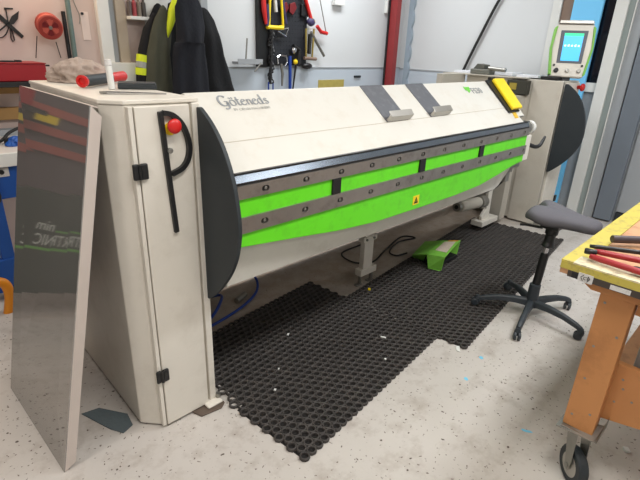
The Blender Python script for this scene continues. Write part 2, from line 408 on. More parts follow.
# hood
X0 = .985
prof = [(1.424, 1.155), (1.541, 1.249), (1.75, 1.416), (1.80, 1.400), (2.10, 1.32), (2.25, 1.2), (2.25, .95), (1.62, .95), (1.47, 1.09)]
XE = 3.53
hd = MB().prism([(X0, y, z) for y, z in prof], (XE - X0, 0, 0))
hood = hd.build('hood', M_hood, mach, bevel=.003)
ext = MB().prism([(XE, 1.541, 1.249), (XE, 1.75, 1.416), (XE, 1.80, 1.416), (XE, 1.80, 1.249)], (.0, 0, 0)) if False else None
# top right tongue of the hood beside the pad
S = Vector((0, .326, .261)).normalized(); Nn = Vector((0, -.625, .7806)); H0 = Vector((0, 1.424, 1.155))
def hp(x, s, n=0.): return Vector((x, 0, 0)) + H0 + S * s + Nn * n
MB().prism([hp(XE, .06, -.03), hp(XE, .4175, -.03), hp(3.70, .4175, -.03), hp(3.62, .06, -.03)], Nn * .03).build('hood_corner', M_hood, mach, bevel=.002)
# faint seam across the hood
MB().prism([hp(1.0, .148, 0), hp(1.0, .151, 0), hp(XE, .151, 0), hp(XE, .148, 0)], Nn * .0012).build('hood_seam', mat('seam_dirt', (186, 176, 160), .6), mach)
# black band + sheet holder brackets
def bracket(x0, x1, sk):
    b = MB()
    b.prism([hp(x0 + .0, .150, .001), hp(x0, .418, .001), hp(x1, .418, .001), hp(x1, .150, .001)], Nn * .002)
    r = b.build('hood_band', M_darkst, mach)
    c = MB()
    c.prism([hp(x0 + .005, .150, .004), hp(x1 + .015, .150, .004), hp(x1 + .015, .165, .004), hp(x0 + .005, .165, .004)], Nn * .036)
    c.prism([hp(x0 + .005, .150, .037), hp(x1 + .015, .150, .037), hp(x1 + .015, .185, .045), hp(x0 + .005, .185, .045)], Nn * .004)
    c.build('sheet_stop', M_pale, r, bevel=.001)
bracket(2.045, 2.235, 0); bracket(2.46, 2.645, 0)
# nose strips (polished) and black gap
nose = MB().prism([(X0, 1.424, 1.157), (X0, 1.408, 1.121), (X0, 1.43, 1.110), (X0, 1.45, 1.150)], (3.60 - X0, 0, 0)).build('nose_strip', M_bright, mach, bevel=.001)
MB().box(X0, 3.60, 1.412, 1.46, 1.152, 1.158).build('nose_edge', M_black, mach)
MB().box(X0, 3.60, 1.409, 1.46, 1.112, 1.120).build('gap_strip', M_black, mach)
# bending beam
gb = []
for x, z in [(X0, .862), (1.3, .826), (1.55, .795), (1.85, .772), (2.25, .768), (2.65, .768), (2.97, .780), (3.25, .818), (3.45, .850), (3.60, .862)]: gb.append((x, z))
beam = MB().prism([(x, 1.412, z) for x, z in gb] + [(3.60, 1.412, 1.108), (X0, 1.412, 1.108)], (0, .022, 0)).build('bending_beam', M_green, mach, bevel=.002)
skp = [(X0, 1.436, .95), (3.50, 1.436, .95), (3.50, 1.455, .80), (3.46, 1.50, .675), (3.40, 1.50, .655), (X0, 1.50, .655)]
m = MB(); m.prism(skp, (0, .04, 0)); m.build('beam_skirt', M_skirt, mach, bevel=.003)
MB().box(X0, 3.48, 1.54, 1.60, .655, .95).build('beam_core', M_skirt, mach)
def rail(z0, z1, xs, r, nm):
    sl = [slot(x, (z0 + z1) / 2, r * 2.4, r * 1.5) for x in xs]
    xe = 3.60
    m = MB().plate([(X0, z0), (xe, z0), (xe, z1), (X0, z1)], sl, (0, 1.412, 0), (1, 0, 0), (0, 0, 1), .010)
    rr = m.build(nm, M_rail, mach)
    for x in xs:
        MB().prism([(p[0], 1.4110, p[1]) for p in slot(x, (z0 + z1) / 2, r * 2.6, r * 1.7)], (0, .0004, 0)).build('bolt_recess', M_ink, rr)
        MB().lathe((x + .006, 1.4105, (z0 + z1) / 2), (0, -1, 0), [(0, r * .5), (.003, r * .5), (.005, r * .3)], 10).build('bolt', M_gal, rr)
rail(1.059, 1.111, [1.118 + .2183 * i for i in range(12) if 1.118 + .2183 * i < 3.58], .0155, 'upper_rail')
rail(.919, .984, [1.112 + .2222 * i for i in range(12) if 1.112 + .2222 * i < 3.58], .0155, 'lower_rail')
for x in (1.531, 2.221, 2.897):
    MB().box(x - .028, x + .028, 1.402, 1.412, .985, 1.058).build('catch_block', M_black, mach, bevel=.003)
# warning triangle sticker
MB().box(2.175, 2.235, 1.4105, 1.412, .797, .85).build('warning_sticker', M_yellow, mach)
MB().prism([(2.185, 1.410, .805), (2.225, 1.410, .805), (2.205, 1.410, .842)], (0, .0008, 0)).prism([(2.192, 1.4095, .809), (2.218, 1.4095, .809), (2.205, 1.4095, .834)], (0, .0003, 0)).build('warning_mark', M_ink, mach)
MB().box(2.2035, 2.2065, 1.4088, 1.4095, .812, .826).build('warning_flash', M_yellow, mach)
# beam right end fittings
MB().box(3.60, 3.70, 1.415, 1.52, .86, 1.05).build('end_block', M_cream, mach, bevel=.006)
MB().cyl((3.58, 1.46, 1.100), (3.70, 1.46, 1.100), .040).build('pivot_hub', M_gal, mach, bevel=.004)
MB().lathe((3.70, 1.46, 1.100), (1, 0, 0), [(0, .02), (.002, .048), (.045, .048), (.047, .01)]).build('pivot_roller', M_trim, mach)
MB().tube(spline([(3.71, 1.44, .975), (3.76, 1.40, .955), (3.80, 1.38, .965), (3.83, 1.375, 1.00), (3.85, 1.372, 1.03)], 4), [.016, .016, .016, .016, .015, .015, .015, .014, .014, .013, .013, .012, .012, .011, .010, .009, .008][:17], 10).build('clamp_lever', M_black, mach, smooth=True)
lk = MB()
lk.cyl((3.50, 1.50, .81), (3.72, 1.50, .81), .028).cyl((3.62, 1.50, .76), (3.62, 1.50, .86), .018)
lk.box(3.50, 3.56, 1.47, 1.54, .70, .84)
lk.build('linkage', M_gal, mach, bevel=.003)
MB().tube(spline([(3.55, 1.50, .75), (3.58, 1.52, .70), (3.52, 1.55, .64), (3.45, 1.6, .60)], 4), .012).build('hose', M_cable, mach, smooth=True)
# central body between hood and the right cabinet
MB().box(XE + .02, XR0 + .02, 1.95, 2.4, .62, 1.25).build('rear_body', M_machinegrey, mach, bevel=.004)
MB().box(.94, 4.75, 2.15, 2.35, .66, .95).build('rear_frame', M_machinegrey, mach, bevel=.004)
MB().box(.95, 4.75, 2.50, 2.53, .03, 1.2).build('rear_shade_panel', M_machinegrey, mach)  # panel added to block the back lamps and darken the floor underneath
# logo on hood
def strokes(name, glyphs, O, U, V, size, m, parent, wid=.10):
    mb = MB(); U = Vector(U).normalized(); V = Vector(V).normalized(); Nz = U.cross(V)
    x = 0
    for g in glyphs:
        for st in g[1]:
            w_ = st[0]; sp = spline([(p[0], p[1], 0) for p in st[1]], 5)
            L_, R_ = [], []
            for i, p in enumerate(sp):
                d = (sp[min(i + 1, len(sp) - 1)] - sp[max(i - 1, 0)]).normalized()
                # broad-nib contrast: vertical strokes thick, horizontals thin
                ww = wid * w_ * (.35 + .65 * abs(d.y)) * .5
                n_ = Vector((-d.y, d.x, 0)) * ww
                L_.append(p + n_); R_.append(p - n_)
            def W(q, k): return Vector(O) + U * ((x + q.x) * size) + V * (q.y * size) + Nz * (.0008 + .0008 * k)
            rings = [[W(L_[i], 0), W(R_[i], 0), W(R_[i], 1), W(L_[i], 1)] for i in range(len(sp))]
            mb.loft(rings)
        x += g[0]
    return mb.build(name, m, parent)
oO = [1.0, [(.30, .66), (.10, .58), (.02, .33), (.10, .06), (.30, 0), (.50, .08), (.56, .33), (.48, .58), (.30, .66)]]
def gl_e(): return (.62, [(1., [(.06, .34), (.30, .42), (.48, .50), (.40, .64), (.22, .62), (.06, .42), (.04, .2), (.16, .02), (.34, .0), (.54, .14)])])
def gl_n(): return (.66, [(1.1, [(.08, .62), (.12, .55), (.12, .3), (.12, 0)]), (1., [(.12, .42), (.24, .58), (.38, .62), (.47, .5), (.48, .25), (.50, .04), (.60, .03)])])
GL = [(1.12, [(1.5, [(.86, 1.0), (.70, 1.16), (.42, 1.18), (.16, .98), (.06, .6), (.16, .2), (.42, .02), (.72, .10), (.86, .36)]),
              (1.3, [(.58, .50), (.74, .52), (.90, .50)]), (1.3, [(.86, .48), (.88, .10), (.80, -.22), (.58, -.36), (.34, -.30)])]),
      (.66, [tuple(oO), (1.6, [(.14, .84), (.18, .88), (.20, .92)]), (1.6, [(.38, .84), (.42, .88), (.44, .92)])]),
      (.50, [(1.2, [(.20, .98), (.18, .6), (.18, .15), (.28, 0), (.44, .06)]), (1.6, [(.02, .64), (.2, .66), (.42, .66)])]),
      gl_e(), gl_n(), gl_e(),
      (.72, [tuple([1.0, [(.46, .50), (.30, .64), (.10, .54), (.03, .3), (.12, .04), (.30, .0), (.46, .16)]]), (1.3, [(.46, 1.16), (.48, .8), (.48, .3), (.50, .05), (.60, .03)])]),
      (.5, [(1., [(.42, .54), (.28, .66), (.12, .58), (.12, .44), (.30, .34), (.42, .22), (.36, .04), (.18, 0), (.04, .12)])])]
strokes('logo_lettering', GL, hp(1.115, .335, .001), (1, 0, 0), S, .047, M_greyink, hood, .15)
text('logo_small_text', 'BY CIDAN MACHINERY', .0185, frame(hp(1.165, .306, .0015), (1, 0, 0), S), mat('pale_ink', (184, 184, 180), .5), hood)
text('model_lettering', 'FS30', .075, frame(hp(3.160, .305, .002), (1, 0, 0), S), M_greyink, hood)
lf = MB()
for a, b, c, d in [(0, .02, .015, .045), (.02, .0, .02, .06), (.04, .01, .018, .05), (.055, .03, .016, .03)]:
    lf.prism([hp(3.10 + a - c / 2, .312 + b, .001), hp(3.10 + a + c / 2, .312 + b + .01, .001), hp(3.10 + a + c / 2 + .004, .312 + b + d, .001), hp(3.10 + a - c / 2, .312 + b + d - .01, .001)], Nn * .001)
lf.build('leaf_logo', mat('leaf_green', (110, 200, 70), .5), hood)
MB().prism([hp(3.44, .045, .001), hp(3.50, .045, .001), hp(3.535, .11, .001), hp(3.475, .11, .001)], Nn * .0008).build('yellow_sticker', mat('dull_yellow', (222, 180, 50), .5, var=.3, scale=60), hood)

# right cabinet
rp = [(XR0, 1.628), (5.14, 1.628), (5.20, 1.70), (5.20, 2.60), (XR0, 2.60)]
rc = MB().prism([(x, y, .03) for x, y in rp], (0, 0, 1.37)).build('side_cabinet', M_plate_grey, mach, bevel=.004)
MB().box(XR0 - .010, XR0 + .02, 1.628, 1.90, .02, 1.398).build('side_cover', M_plate_grey, rc, bevel=.003)
MB().box(4.79, 5.12, 1.606, 1.627, .05, 1.385).build('door', M_cream, rc, bevel=.004)
MB().box(5.11, 5.15, 1.590, 1.608, .20, .265).build('hinge', M_black, rc, bevel=.004)
MB().box(4.72, 4.80, 1.55, 1.66, .002, .028).build('foot_plate', M_gal, rc, bevel=.003)
MB().lathe((5.06, 1.604, 1.345), (0, -1, 0), [(0, .018), (.03, .018), (.032, .034), (.05, .036), (.06, .026)], 20).build('emergency_button', M_red, rc, smooth=True)
MB().box(4.70, 5.15, 1.95, 2.86, 1.400, 1.412).build('rear_tray', M_machinegrey, rc, bevel=.002)
MB().box(4.30, 4.75, 2.62, 2.68, 1.14, 1.41).build('rear_tray_apron', M_machinegrey, rc)
db = MB().box(4.66, 4.74, 1.92, 2.12, 1.26, 1.385).build('control_box', mat('dark_olive_box', (52, 52, 44), .5), rc, bevel=.003)
MB().box(4.655, 4.66, 2.02, 2.09, 1.30, 1.36).build('box_sticker', mat('faded_yellow', (150, 132, 50), .5), db)
# motor and bracket below the right end
mt = MB().cyl((3.66, 1.9, .36), (4.02, 1.9, .33), .050, n=24).build('motor', M_machinegrey, mach, bevel=.01)
MB().cyl((3.62, 1.9, .363), (3.66, 1.9, .36), .040, n=24).build('motor_cap', M_gal, mt, bevel=.004)
MB().cyl((4.02, 1.9, .33), (4.12, 1.9, .32), .062, n=24).build('gear_flange', M_gal, mt, bevel=.004)
MB().cyl((3.615, 1.9, .364), (3.62, 1.9, .363), .018, n=16).build('motor_boss', M_black, mt)
MB().prism([(4.20, 1.9, .62), (4.28, 1.9, .62), (4.30, 1.9, .10), (4.16, 1.9, .10), (4.14, 1.9, .16), (4.22, 1.9, .22)], (0, .03, 0)).box(4.10, 4.42, 1.86, 1.98, .07, .12).build('floor_bracket', M_cream, mach, bevel=.004)
MB().box(4.50, 4.62, 1.88, 2.0, .05, .62).build('rear_post', M_machinegrey, mach, bevel=.004)
# centre support
cs = MB().box(2.43, 2.53, 1.93, 1.97, .10, .66).build('centre_support', M_cream, mach, bevel=.003)
MB().box(2.41, 2.56, 1.925, 1.975, .335, .375).build('support_collar', M_cream, cs, bevel=.002)
MB().box(2.40, 2.575, 1.92, 1.98, .075, .125).build('support_foot', M_cream, cs, bevel=.003)
for x in (2.418, 2.545): MB().box(x - .010, x + .010, 1.935, 1.955, .008, .09).box(x - .045, x + .012, 1.93, 1.96, .001, .012).build('support_leg', M_gal, cs, bevel=.002)
for x in (2.44, 2.52): MB().cyl((x, 1.924, .355), (x, 1.915, .355), .009, n=8).build('bolt', M_gal, cs)
# pendant control panel
Fp = Vector((-.9, -.44, 0)).normalized(); Up = Vector((-Fp.y, Fp.x, 0)) * 1.0
Up = Vector((.44, -.9, 0)).normalized()
up3 = Vector((.13, .064, .99)).normalized()
PO = Vector((4.868, 1.665, 1.435))
Mp = frame(PO, Up, up3)   # local x: to the right in view, y: up, z: towards the operator
def pp(pts, z0, z1, name, m, parent, bev=0., lab=None):
    q = MB(); q.prism([(a, b, z0) for a, b in pts], (0, 0, z1 - z0)); q.xf(Mp); return q.build(name, m, parent, bevel=bev, label=lab)
w0, w1, hh = .140, .165, .455
cp = pp([(-w0, 0), (w0, 0), (w1, hh * .55), (w1 - .01, hh), (-w1 + .01, hh), (-w1, hh * .55)], -.10, 0, 'control_panel', M_cream, mach, .012)
for s in (-1, 1):
    pp([(s * (w0 - .01), .01), (s * (w0 + .012), .02), (s * (w1 + .014), hh * .55), (s * (w1 + .004), hh - .03), (s * (w1 - .02), hh - .015), (s * (w1 - .002), hh * .55)][::s], -.08, .008, 'side_grip', mat('grip_green', (128, 190, 84), .5), cp, .006)
pp([(-w1 + .02, hh), (w1 - .02, hh), (w1 - .03, hh + .028), (-w1 + .03, hh + .028)], -.10, .02, 'top_shade', M_pale, cp, .003)
pp([(-.105, .120), (.105, .120), (.112, .400), (-.112, .400)], 0, .004, 'screen_bezel', mat('bezel_grey', (88, 92, 102), .5), cp, .002)
pp([(-.076, .140), (.076, .140), (.080, .376), (-.080, .376)], .004, .006, 'screen', mat('screen_blue', (72, 178, 236), .3, emit=.75, var=.04), cp)
pp([(-.079, .352), (.079, .352), (.080, .376), (-.080, .376)], .006, .0065, 'screen_bar', mat('screen_green', (40, 214, 150), .3, emit=.7, var=.04), cp)
msw = mat('screen_white', (220, 240, 250), .3, emit=.7, var=.02)
for k in range(5):
    pp([(-.066 + k * .028, .262), (-.050 + k * .028, .262), (-.050 + k * .028, .279 + .006 * (k % 2)), (-.066 + k * .028, .276)], .006, .0068, 'screen_symbol', msw, cp)
for k, (a, r_) in enumerate([(-.095, .021), (.0, .017), (.095, .017)]):
    q = MB(); q.lathe((a, .055, 0), (0, 0, 1), [(0, r_), (.012, r_), (.018, r_ * .7)], 16); q.xf(Mp); q.build('knob', M_black if k == 0 else M_pale, cp, label='black selector knob' if k == 0 else None)
for a in (-.12, .115):
    q = MB(); q.lathe((a, .10, 0), (0, 0, 1), [(0, .010), (.008, .010)], 12); q.xf(Mp); q.build('side_button', M_black, cp)
q = MB(); q.box(-.04, .04, -.035, .02, -.09, -.03); q.xf(Mp); q.build('panel_mount', M_black, cp)

# yellow and black pad lying on the hood
pd = MB().prism([hp(3.405, .095, .003), hp(3.575, .095, .003), hp(3.665, .418, .003), hp(3.465, .418, .003)], Nn * .012).build('foam_pad', M_black, bevel=.004)
tag(pd, 'bright yellow magnetic pad with black base on the hood top right corner', 'pad')
MB().prism([hp(3.445, .108, .015), hp(3.60, .108, .015), hp(3.70, .405, .015), hp(3.53, .405, .015)], Nn * .025).build('yellow_cover', M_yellow, pd, bevel=.008)
MB().box(3.53, 3.60, 1.735, 1.76, 1.425, 1.445).build('pad_clip', M_black, pd, bevel=.003)

# ---------------------------------------------------------------- rubber ring mats
def ring_mat(O, ang, W_, D_, label, ang2=None, pitch=.044, h=.014, z0=.003):
    bm = bmesh.new(); nseg = 10
    r0, r1 = pitch * .545, pitch * .36
    ca, sa = math.cos(ang), math.sin(ang); ang2 = ang if ang2 is None else ang2; cb, sb = math.cos(ang2), math.sin(ang2)
    rows = int(D_ / (pitch * .866)); cols = int(W_ / pitch)
    tpl = []
    for k in range(nseg):
        a = 2 * PI * k / nseg + PI / nseg; tpl.append((math.cos(a), math.sin(a)))
    verts = []; faces = []
    for j in range(rows):
        for i in range(cols - (j % 2)):
            cx = (i + .5 + .5 * (j % 2)) * pitch; cy = (j + .5) * pitch * .866
            wx = O[0] + cx * ca - cy * sb; wy = O[1] + cx * sa + cy * cb
            if wx < 1.01 and wy > 1.54: continue
            b = len(verts); hz = h + .0008 * math.sin(i * 12.9 + j * 7.3)
            for rr, z in ((r0, z0), (r0, z0 + hz * .7), (r0 * .88, z0 + hz), (r1 * 1.12, z0 + hz), (r1, z0 + hz * .75), (r1, z0)):
                for c, s in tpl: verts.append((wx + c * rr, wy + s * rr, z))
            for q in range(5):
                for k in range(nseg): faces.append((b + q * nseg + k, b + q * nseg + (k + 1) % nseg, b + (q + 1) * nseg + (k + 1) % nseg, b + (q + 1) * nseg + k))
    bm.free()
    me = bpy.data.meshes.new('rubber_mat'); me.from_pydata(verts, [], faces)
    o = link('rubber_mat', me, None, M_rubber, smooth=True)
    tag(o, label, 'mat')
    def T(a, b, z): return (O[0] + a * ca - b * sb, O[1] + a * sa + b * cb, z)
    MB().prism([T(.012, .012, .0008), T(cols * pitch, .012, .0008), T(cols * pitch, rows * pitch * .866 - .012, .0008), T(.09, rows * pitch * .866 - .012, .0008), T(.06, .45, .0008), T(.012, .44, .0008)], (0, 0, .0022)).build('packed_dirt', M_dirt, o)
    return o
ring_mat((1.024, 1.040), math.radians(6.3), 1.24, 1.04, 'square black rubber ring mat nearest the left cabinet', math.radians(4.6))
ring_mat((2.262, .995), math.radians(6.6), 2.34, .90, 'long black rubber ring mat running under the foot pedal', z0=.0035)

# ---------------------------------------------------------------- foot pedal
pdl = thing('foot_pedal', (3.2, 1.8, .018), 'green metal foot pedal cover with worn label on the long rubber mat', 'foot pedal')
ZT = .145; ZB = .020
A = Vector((3.345, 1.835, ZT)); B = Vector((3.465, 1.735, ZT)); Cc = Vector((3.045, 1.632, ZT)); D = Vector((3.00, 1.765, ZT - .003))
top = MB()
dn = Vector((0, 0, -.006))
top.prism([A, B, Cc, D], dn)
top.build('pedal_hood', M_pedal, pdl, bevel=.002)
MB().prism([D, Cc, Vector((3.055, 1.652, ZB)), Vector((3.04, 1.66, ZB)), Vector((2.995, 1.735, ZB + .01))], (.007, .0, 0)).build('front_flap', M_pedal, pdl, bevel=.002)
MB().prism([A, B, Vector((3.45, 1.74, ZB)), Vector((3.39, 1.80, ZB))], (-.007, 0, 0)).build('rear_flap', M_pedal, pdl, bevel=.002)
E1 = Vector((3.25, 1.945, .125)); G1 = Vector((2.955, 1.865, .115))
MB().prism([A, D, G1, E1], (0, 0, -.006)).build('pedal_wing', M_pedal, pdl, bevel=.002)
MB().prism([D + Vector((0, .0, 0)), G1, Vector((3.05, 1.93, .045)), Vector((3.08, 1.835, .035))], (.007, 0, 0)).build('wing_flap', M_pedal, pdl, bevel=.002)
MB().prism([D.lerp(Cc, .2) + (A - D) * .30 * 1 + Vector((0, 0, .001)), D.lerp(Cc, .85) + (A - D) * .28 + Vector((0, 0, .001)), B.lerp(A, .18) - (A - D) * .12 + Vector((0, 0, .001)), A.lerp(B, .2) - (A - D) * .12 + Vector((0, 0, .001))], (0, 0, .001)).build('worn_label', mat('worn_label_paint', (190, 176, 160), .6, var=.3, scale=80), pdl)
MB().prism([A.lerp(B, .35) - (A - D) * .10 + Vector((0, 0, .001)), B.lerp(A, .1) - (A - D) * .10 + Vector((0, 0, .001)), B.lerp(A, .1) - (A - D) * .02 + Vector((0, 0, .001)), A.lerp(B, .35) - (A - D) * .02 + Vector((0, 0, .001))], (0, 0, .0016)).build('orange_label', mat('orange_label_paint', (200, 140, 50), .6, var=.2, scale=80), pdl)
MB().box(3.10, 3.38, 1.70, 1.82, .019, .05).build('pedal_base', M_black, pdl, bevel=.004)

# cables under the machine
def cable(name, pts, r, m, label, cat='cable'):
    o = MB().tube(spline(pts, 6), r, 8).build(name, m, smooth=True); tag(o, label, cat); return o
cable('pedal_cable', [(3.12, 2.02, .03), (3.04, 2.07, .012), (3.06, 2.16, .012), (3.30, 2.24, .012), (3.50, 2.20, .012), (3.42, 2.30, .012), (3.05, 2.20, .012), (2.78, 2.12, .012), (2.66, 2.22, .012), (2.72, 2.40, .012), (3.0, 2.42, .012), (3.1, 2.46, .012)], .007, M_cable, 'black cable coiled on the floor behind the centre support')
cable('air_hose', [(.99, 2.10, .03), (1.12, 2.14, .03), (1.30, 2.20, .03), (1.45, 2.30, .05), (1.52, 2.42, .04), (1.3, 2.47, .02), (1.1, 2.46, .012)], .010, M_bluehose, 'blue air hose curling out behind the left cabinet', 'hose')
cable('air_hose', [(1.25, 2.16, .011), (1.42, 2.19, .011), (1.60, 2.24, .012), (1.76, 2.32, .02), (1.84, 2.42, .05), (1.80, 2.47, .12)], .009, M_bluehose, 'blue air hose lying nearer the mat edge under the hood', 'hose')
MB_ = MB().cyl((1.58, 2.30, .022), (1.68, 2.34, .022), .020).build('hose_coupling', M_gal, bevel=.003)
tag(MB_, 'steel hose coupling lying beside the blue hoses', 'coupling')

# ---------------------------------------------------------------- leaning steel sheet
sh = thing('leaning_steel_sheet', (.28, 2.0, 0), 'tall folded stainless steel sheet leaning against the left cabinet', 'steel sheet')
b0 = Vector((.294, 1.658, .001)); b1 = Vector((.277, 2.352, .001)); t0 = Vector((.590, 1.655, 1.398)); t1 = Vector((.598, 2.478, 1.398))
nv = (t0 - b0).cross(b1 - b0).normalized()
if nv.x > 0: nv = -nv      # outward: towards the left wall
MB().prism([b0, t0, t1, b1], -nv * .004).build('face_sheet', M_sheet, sh)
fw = .042
e = (t0 - b0).normalized()
MB().prism([b0 - nv * .004, t0 - nv * .004, t0 - nv * fw - e * .03, b0 - nv * fw + e * .03], (0, .003, 0)).build('near_flange', M_sheetedge, sh)
MB().prism([t0 - nv * .004, t1 - nv * .004, t1 - nv * .028, t0 - nv * .028], -e * .003).build('top_flange', M_sheetedge, sh)
MB().prism([b0 - nv * .004, b1 - nv * .004, b1 - nv * .02, b0 - nv * .02], e * .003).build('bottom_flange', M_sheetedge, sh)
MB().prism([b1 - nv * .004, t1 - nv * .004, t1 - nv * fw - e * .03, b1 - nv * fw + e * .03], (0, -.003, 0)).build('far_flange', M_sheetedge, sh)
# grey rag patch under the cabinet edge
tag(MB().prism([(.462, 1.94, .001), (.535, 1.925, .001), (.615, 1.80, .001), (.603, 1.72, .001), (.552, 1.70, .001), (.520, 1.76, .001)], (0, 0, .004)).build('floor_rag', mat('slate_rag', (88, 98, 102), .9, var=.15, bump=.3)), 'dark grey rag on the floor under the left cabinet edge', 'rag')

# ---------------------------------------------------------------- things on top of the left cabinet
def cloth_lump(name, c, r, sc_, m, seed, amp=.35):
    mb = MB(); g = bmesh.ops.create_icosphere(mb.bm, subdivisions=5, radius=1)
    for v in g['verts']:
        d = v.co.normalized()
        n1 = noise.noise(d * 1.6 + Vector((seed, 0, 0))); n2 = 1 - abs(noise.noise(d * 2.9 + Vector((0, seed, 0)))) * 2.2; n3 = 1 - abs(noise.noise(d * 6 + Vector((0, 0, seed)))) * 2
        k = 1 + amp * n1 + .18 * n2 + .06 * n3
        p = Vector((d.x * sc_[0], d.y * sc_[1], max(d.z, -.25) * sc_[2])) * (r * k)
        p.z = max(p.z, -.25 * r * sc_[2])
        v.co = p
    zmin = min(v.co.z for v in mb.bm.verts)
    for v in mb.bm.verts: v.co = Vector(c) + v.co - Vector((0, 0, zmin))
    return mb.build(name, m, smooth=True)
tag(cloth_lump('cleaning_rag', (.845, 2.44, 1.414), .105, (1.0, 1.05, .66), M_rag, 7.3, .22), 'crumpled grey brown rag heaped on the left cabinet', 'rag')
TB = 1.414
sg = thing('tubular_tool', (.92, 2.25, TB), 'black tubular hand tool with red ends lying beside the rag', 'tool')
def pc(x, y, z): return px(x, y, 2, z)
a = pc(85, 88, TB) + Vector((0, .01, .0255)); b_end = pc(124, 81.5, TB) + Vector((0, 0, .0255)); b = a.lerp(b_end, .62)
MB().cyl(a, b, .0225, n=24).build('tube_body', M_gasket, sg, bevel=.003)
MB().lathe(a, (a - b), [(-.01, .022), (.010, .0245), (.012, .015), (.003, .013)], 24).build('red_collar', M_red, sg)
MB().cyl(b, b_end, .0195, .023, n=20).build('red_end', M_red, sg, bevel=.006)
gb_ = thing('glue_bottle', (.89, 2.22, TB), 'slim white bottle standing in front of the black red tool', 'bottle')
q0 = pc(112, 89, TB)
MB().lathe(q0, (-.03, .02, 1), [(0, .013), (.085, .013), (.09, .010)], 16).build('bottle_body', M_trim, gb_, smooth=False)
MB().lathe(q0 + Vector((-.0027, .0018, .09)), (-.03, .02, 1), [(0, .014), (.022, .013), (.024, .004)], 16).build('cap', M_label, gb_)
q1 = pc(137, 90, TB)
bx = MB().prism([(.838, 2.01, TB), (.972, 1.94, TB), (1.02, 2.04, TB), (.885, 2.12, TB)], (0, 0, .019)).build('flat_black_case', M_gasket, bevel=.003)
tag(bx, 'flat dark grey case lying at the back of the left cabinet top', 'case')
MB().prism([(.842, 2.012, TB + .019), (.970, 1.945, TB + .019), (1.016, 2.04, TB + .019), (.888, 2.115, TB + .019)], (0, 0, .004)).build('case_lid', M_gasket, bx, bevel=.003)
wr = thing('steel_wrench', (.85, 1.95, TB), 'thin steel wrench lying along the front of the cabinet top', 'wrench')
wa = pc(103, 92.5, TB + .004); wb = pc(172, 94, TB + .004)
wb = wa + (wb - wa).normalized() * .225
MB().tube([wa, wa.lerp(wb, .5), wb], [.006, .0045, .003], 8).build('shaft', M_chrome, wr)
MB().prism([wa + Vector((-.012, -.008, -.003)), wa + Vector((.012, -.014, -.003)), wa + Vector((.03, -.006, -.003)), wa + Vector((.03, .006, -.003)), wa + Vector((.008, .016, -.003)), wa + Vector((-.008, .014, -.003))], (0, 0, .007)).build('jaw', M_gal, wr)

# ---------------------------------------------------------------- stool
SX, SY = 2.94, .91
st = thing('saddle_stool', (SX, SY, 0), 'grey saddle seat stool with black five star castor base', 'stool')
feet = [(SX + .335 * math.cos(a), SY + .335 * math.sin(a)) for a in [math.radians(47 + 72 * k) for k in range(5)]]
MB().lathe((SX, SY, 0), (0, 0, 1), [(.075, .030), (.078, .040), (.12, .036), (.235, .034), (.238, .020)], 24).build('hub', M_stool, st)
for fx, fy in feet:
    d = Vector((fx - SX, fy - SY, 0)); n_ = Vector((-d.y, d.x, 0)).normalized(); rings = []
    for t, z, hw, hh_ in [(.06, .108, .026, .024), (.35, .112, .022, .020), (.65, .104, .019, .017), (.9, .084, .018, .015), (1.0, .070, .016, .014)]:
        c = Vector((SX, SY, z)) + d * t
        rings.append([c - n_ * hw + Vector((0, 0, -hh_)), c + n_ * hw + Vector((0, 0, -hh_)), c + n_ * hw * .8 + Vector((0, 0, hh_ * .6)), c + n_ * hw * .4 + Vector((0, 0, hh_)), c - n_ * hw * .4 + Vector((0, 0, hh_)), c - n_ * hw * .8 + Vector((0, 0, hh_ * .6))])
    lg = MB().loft(rings).build('leg', M_stool, st, bevel=.003)
    c = Vector((fx, fy, .0185 if fy > 1.0 else 0)); t_ = random.uniform(0, PI); ax = Vector((math.cos(t_), math.sin(t_), 0)); pe = Vector((-ax.y, ax.x, 0))
    wl = MB()
    for s in (-1, 1): wl.lathe(c + pe * .012 + Vector((0, 0, .026)) + ax * (.006 * s), ax * s, [(0, .025), (.012, .025), (.016, .018)], 18)
    wl.build('castor_wheel', M_stool, lg)
    MB().lathe(c, (0, 0, 1), [(.030, .018), (.052, .020), (.075, .012)], 14).build('castor_stem', M_stool, lg)
# column leaning very slightly like the photograph
top_c = Vector((SX + .02, SY - .01, 0))
MB().lathe((SX + .008, SY, .2), (.03, -.01, .4), [(0, .026), (.25, .026), (.252, .022)], 22).build('outer_column', M_black, st)
MB().lathe((SX + .024, SY - .005, .44), (.03, -.01, .4), [(0, .014), (.08, .014)], 18).build('gas_spring', M_chrome, st)
MB().lathe((SX + .031, SY - .007, .49), (.05, -.01, .4), [(0, .028), (.010, .040), (.035, .032), (.08, .030), (.09, .038), (.135, .040)], 20).build('bellows', M_black, st)
MB().box(SX + .005, SX + .12, SY - .055, SY + .055, .612, .640).build('seat_plate', M_black, st, bevel=.004)
MB().tube([(SX + .05, SY + .05, .60), (SX + .02, SY + .15, .60), (SX + .01, SY + .18, .595)], .008).build('height_lever', M_black, st)
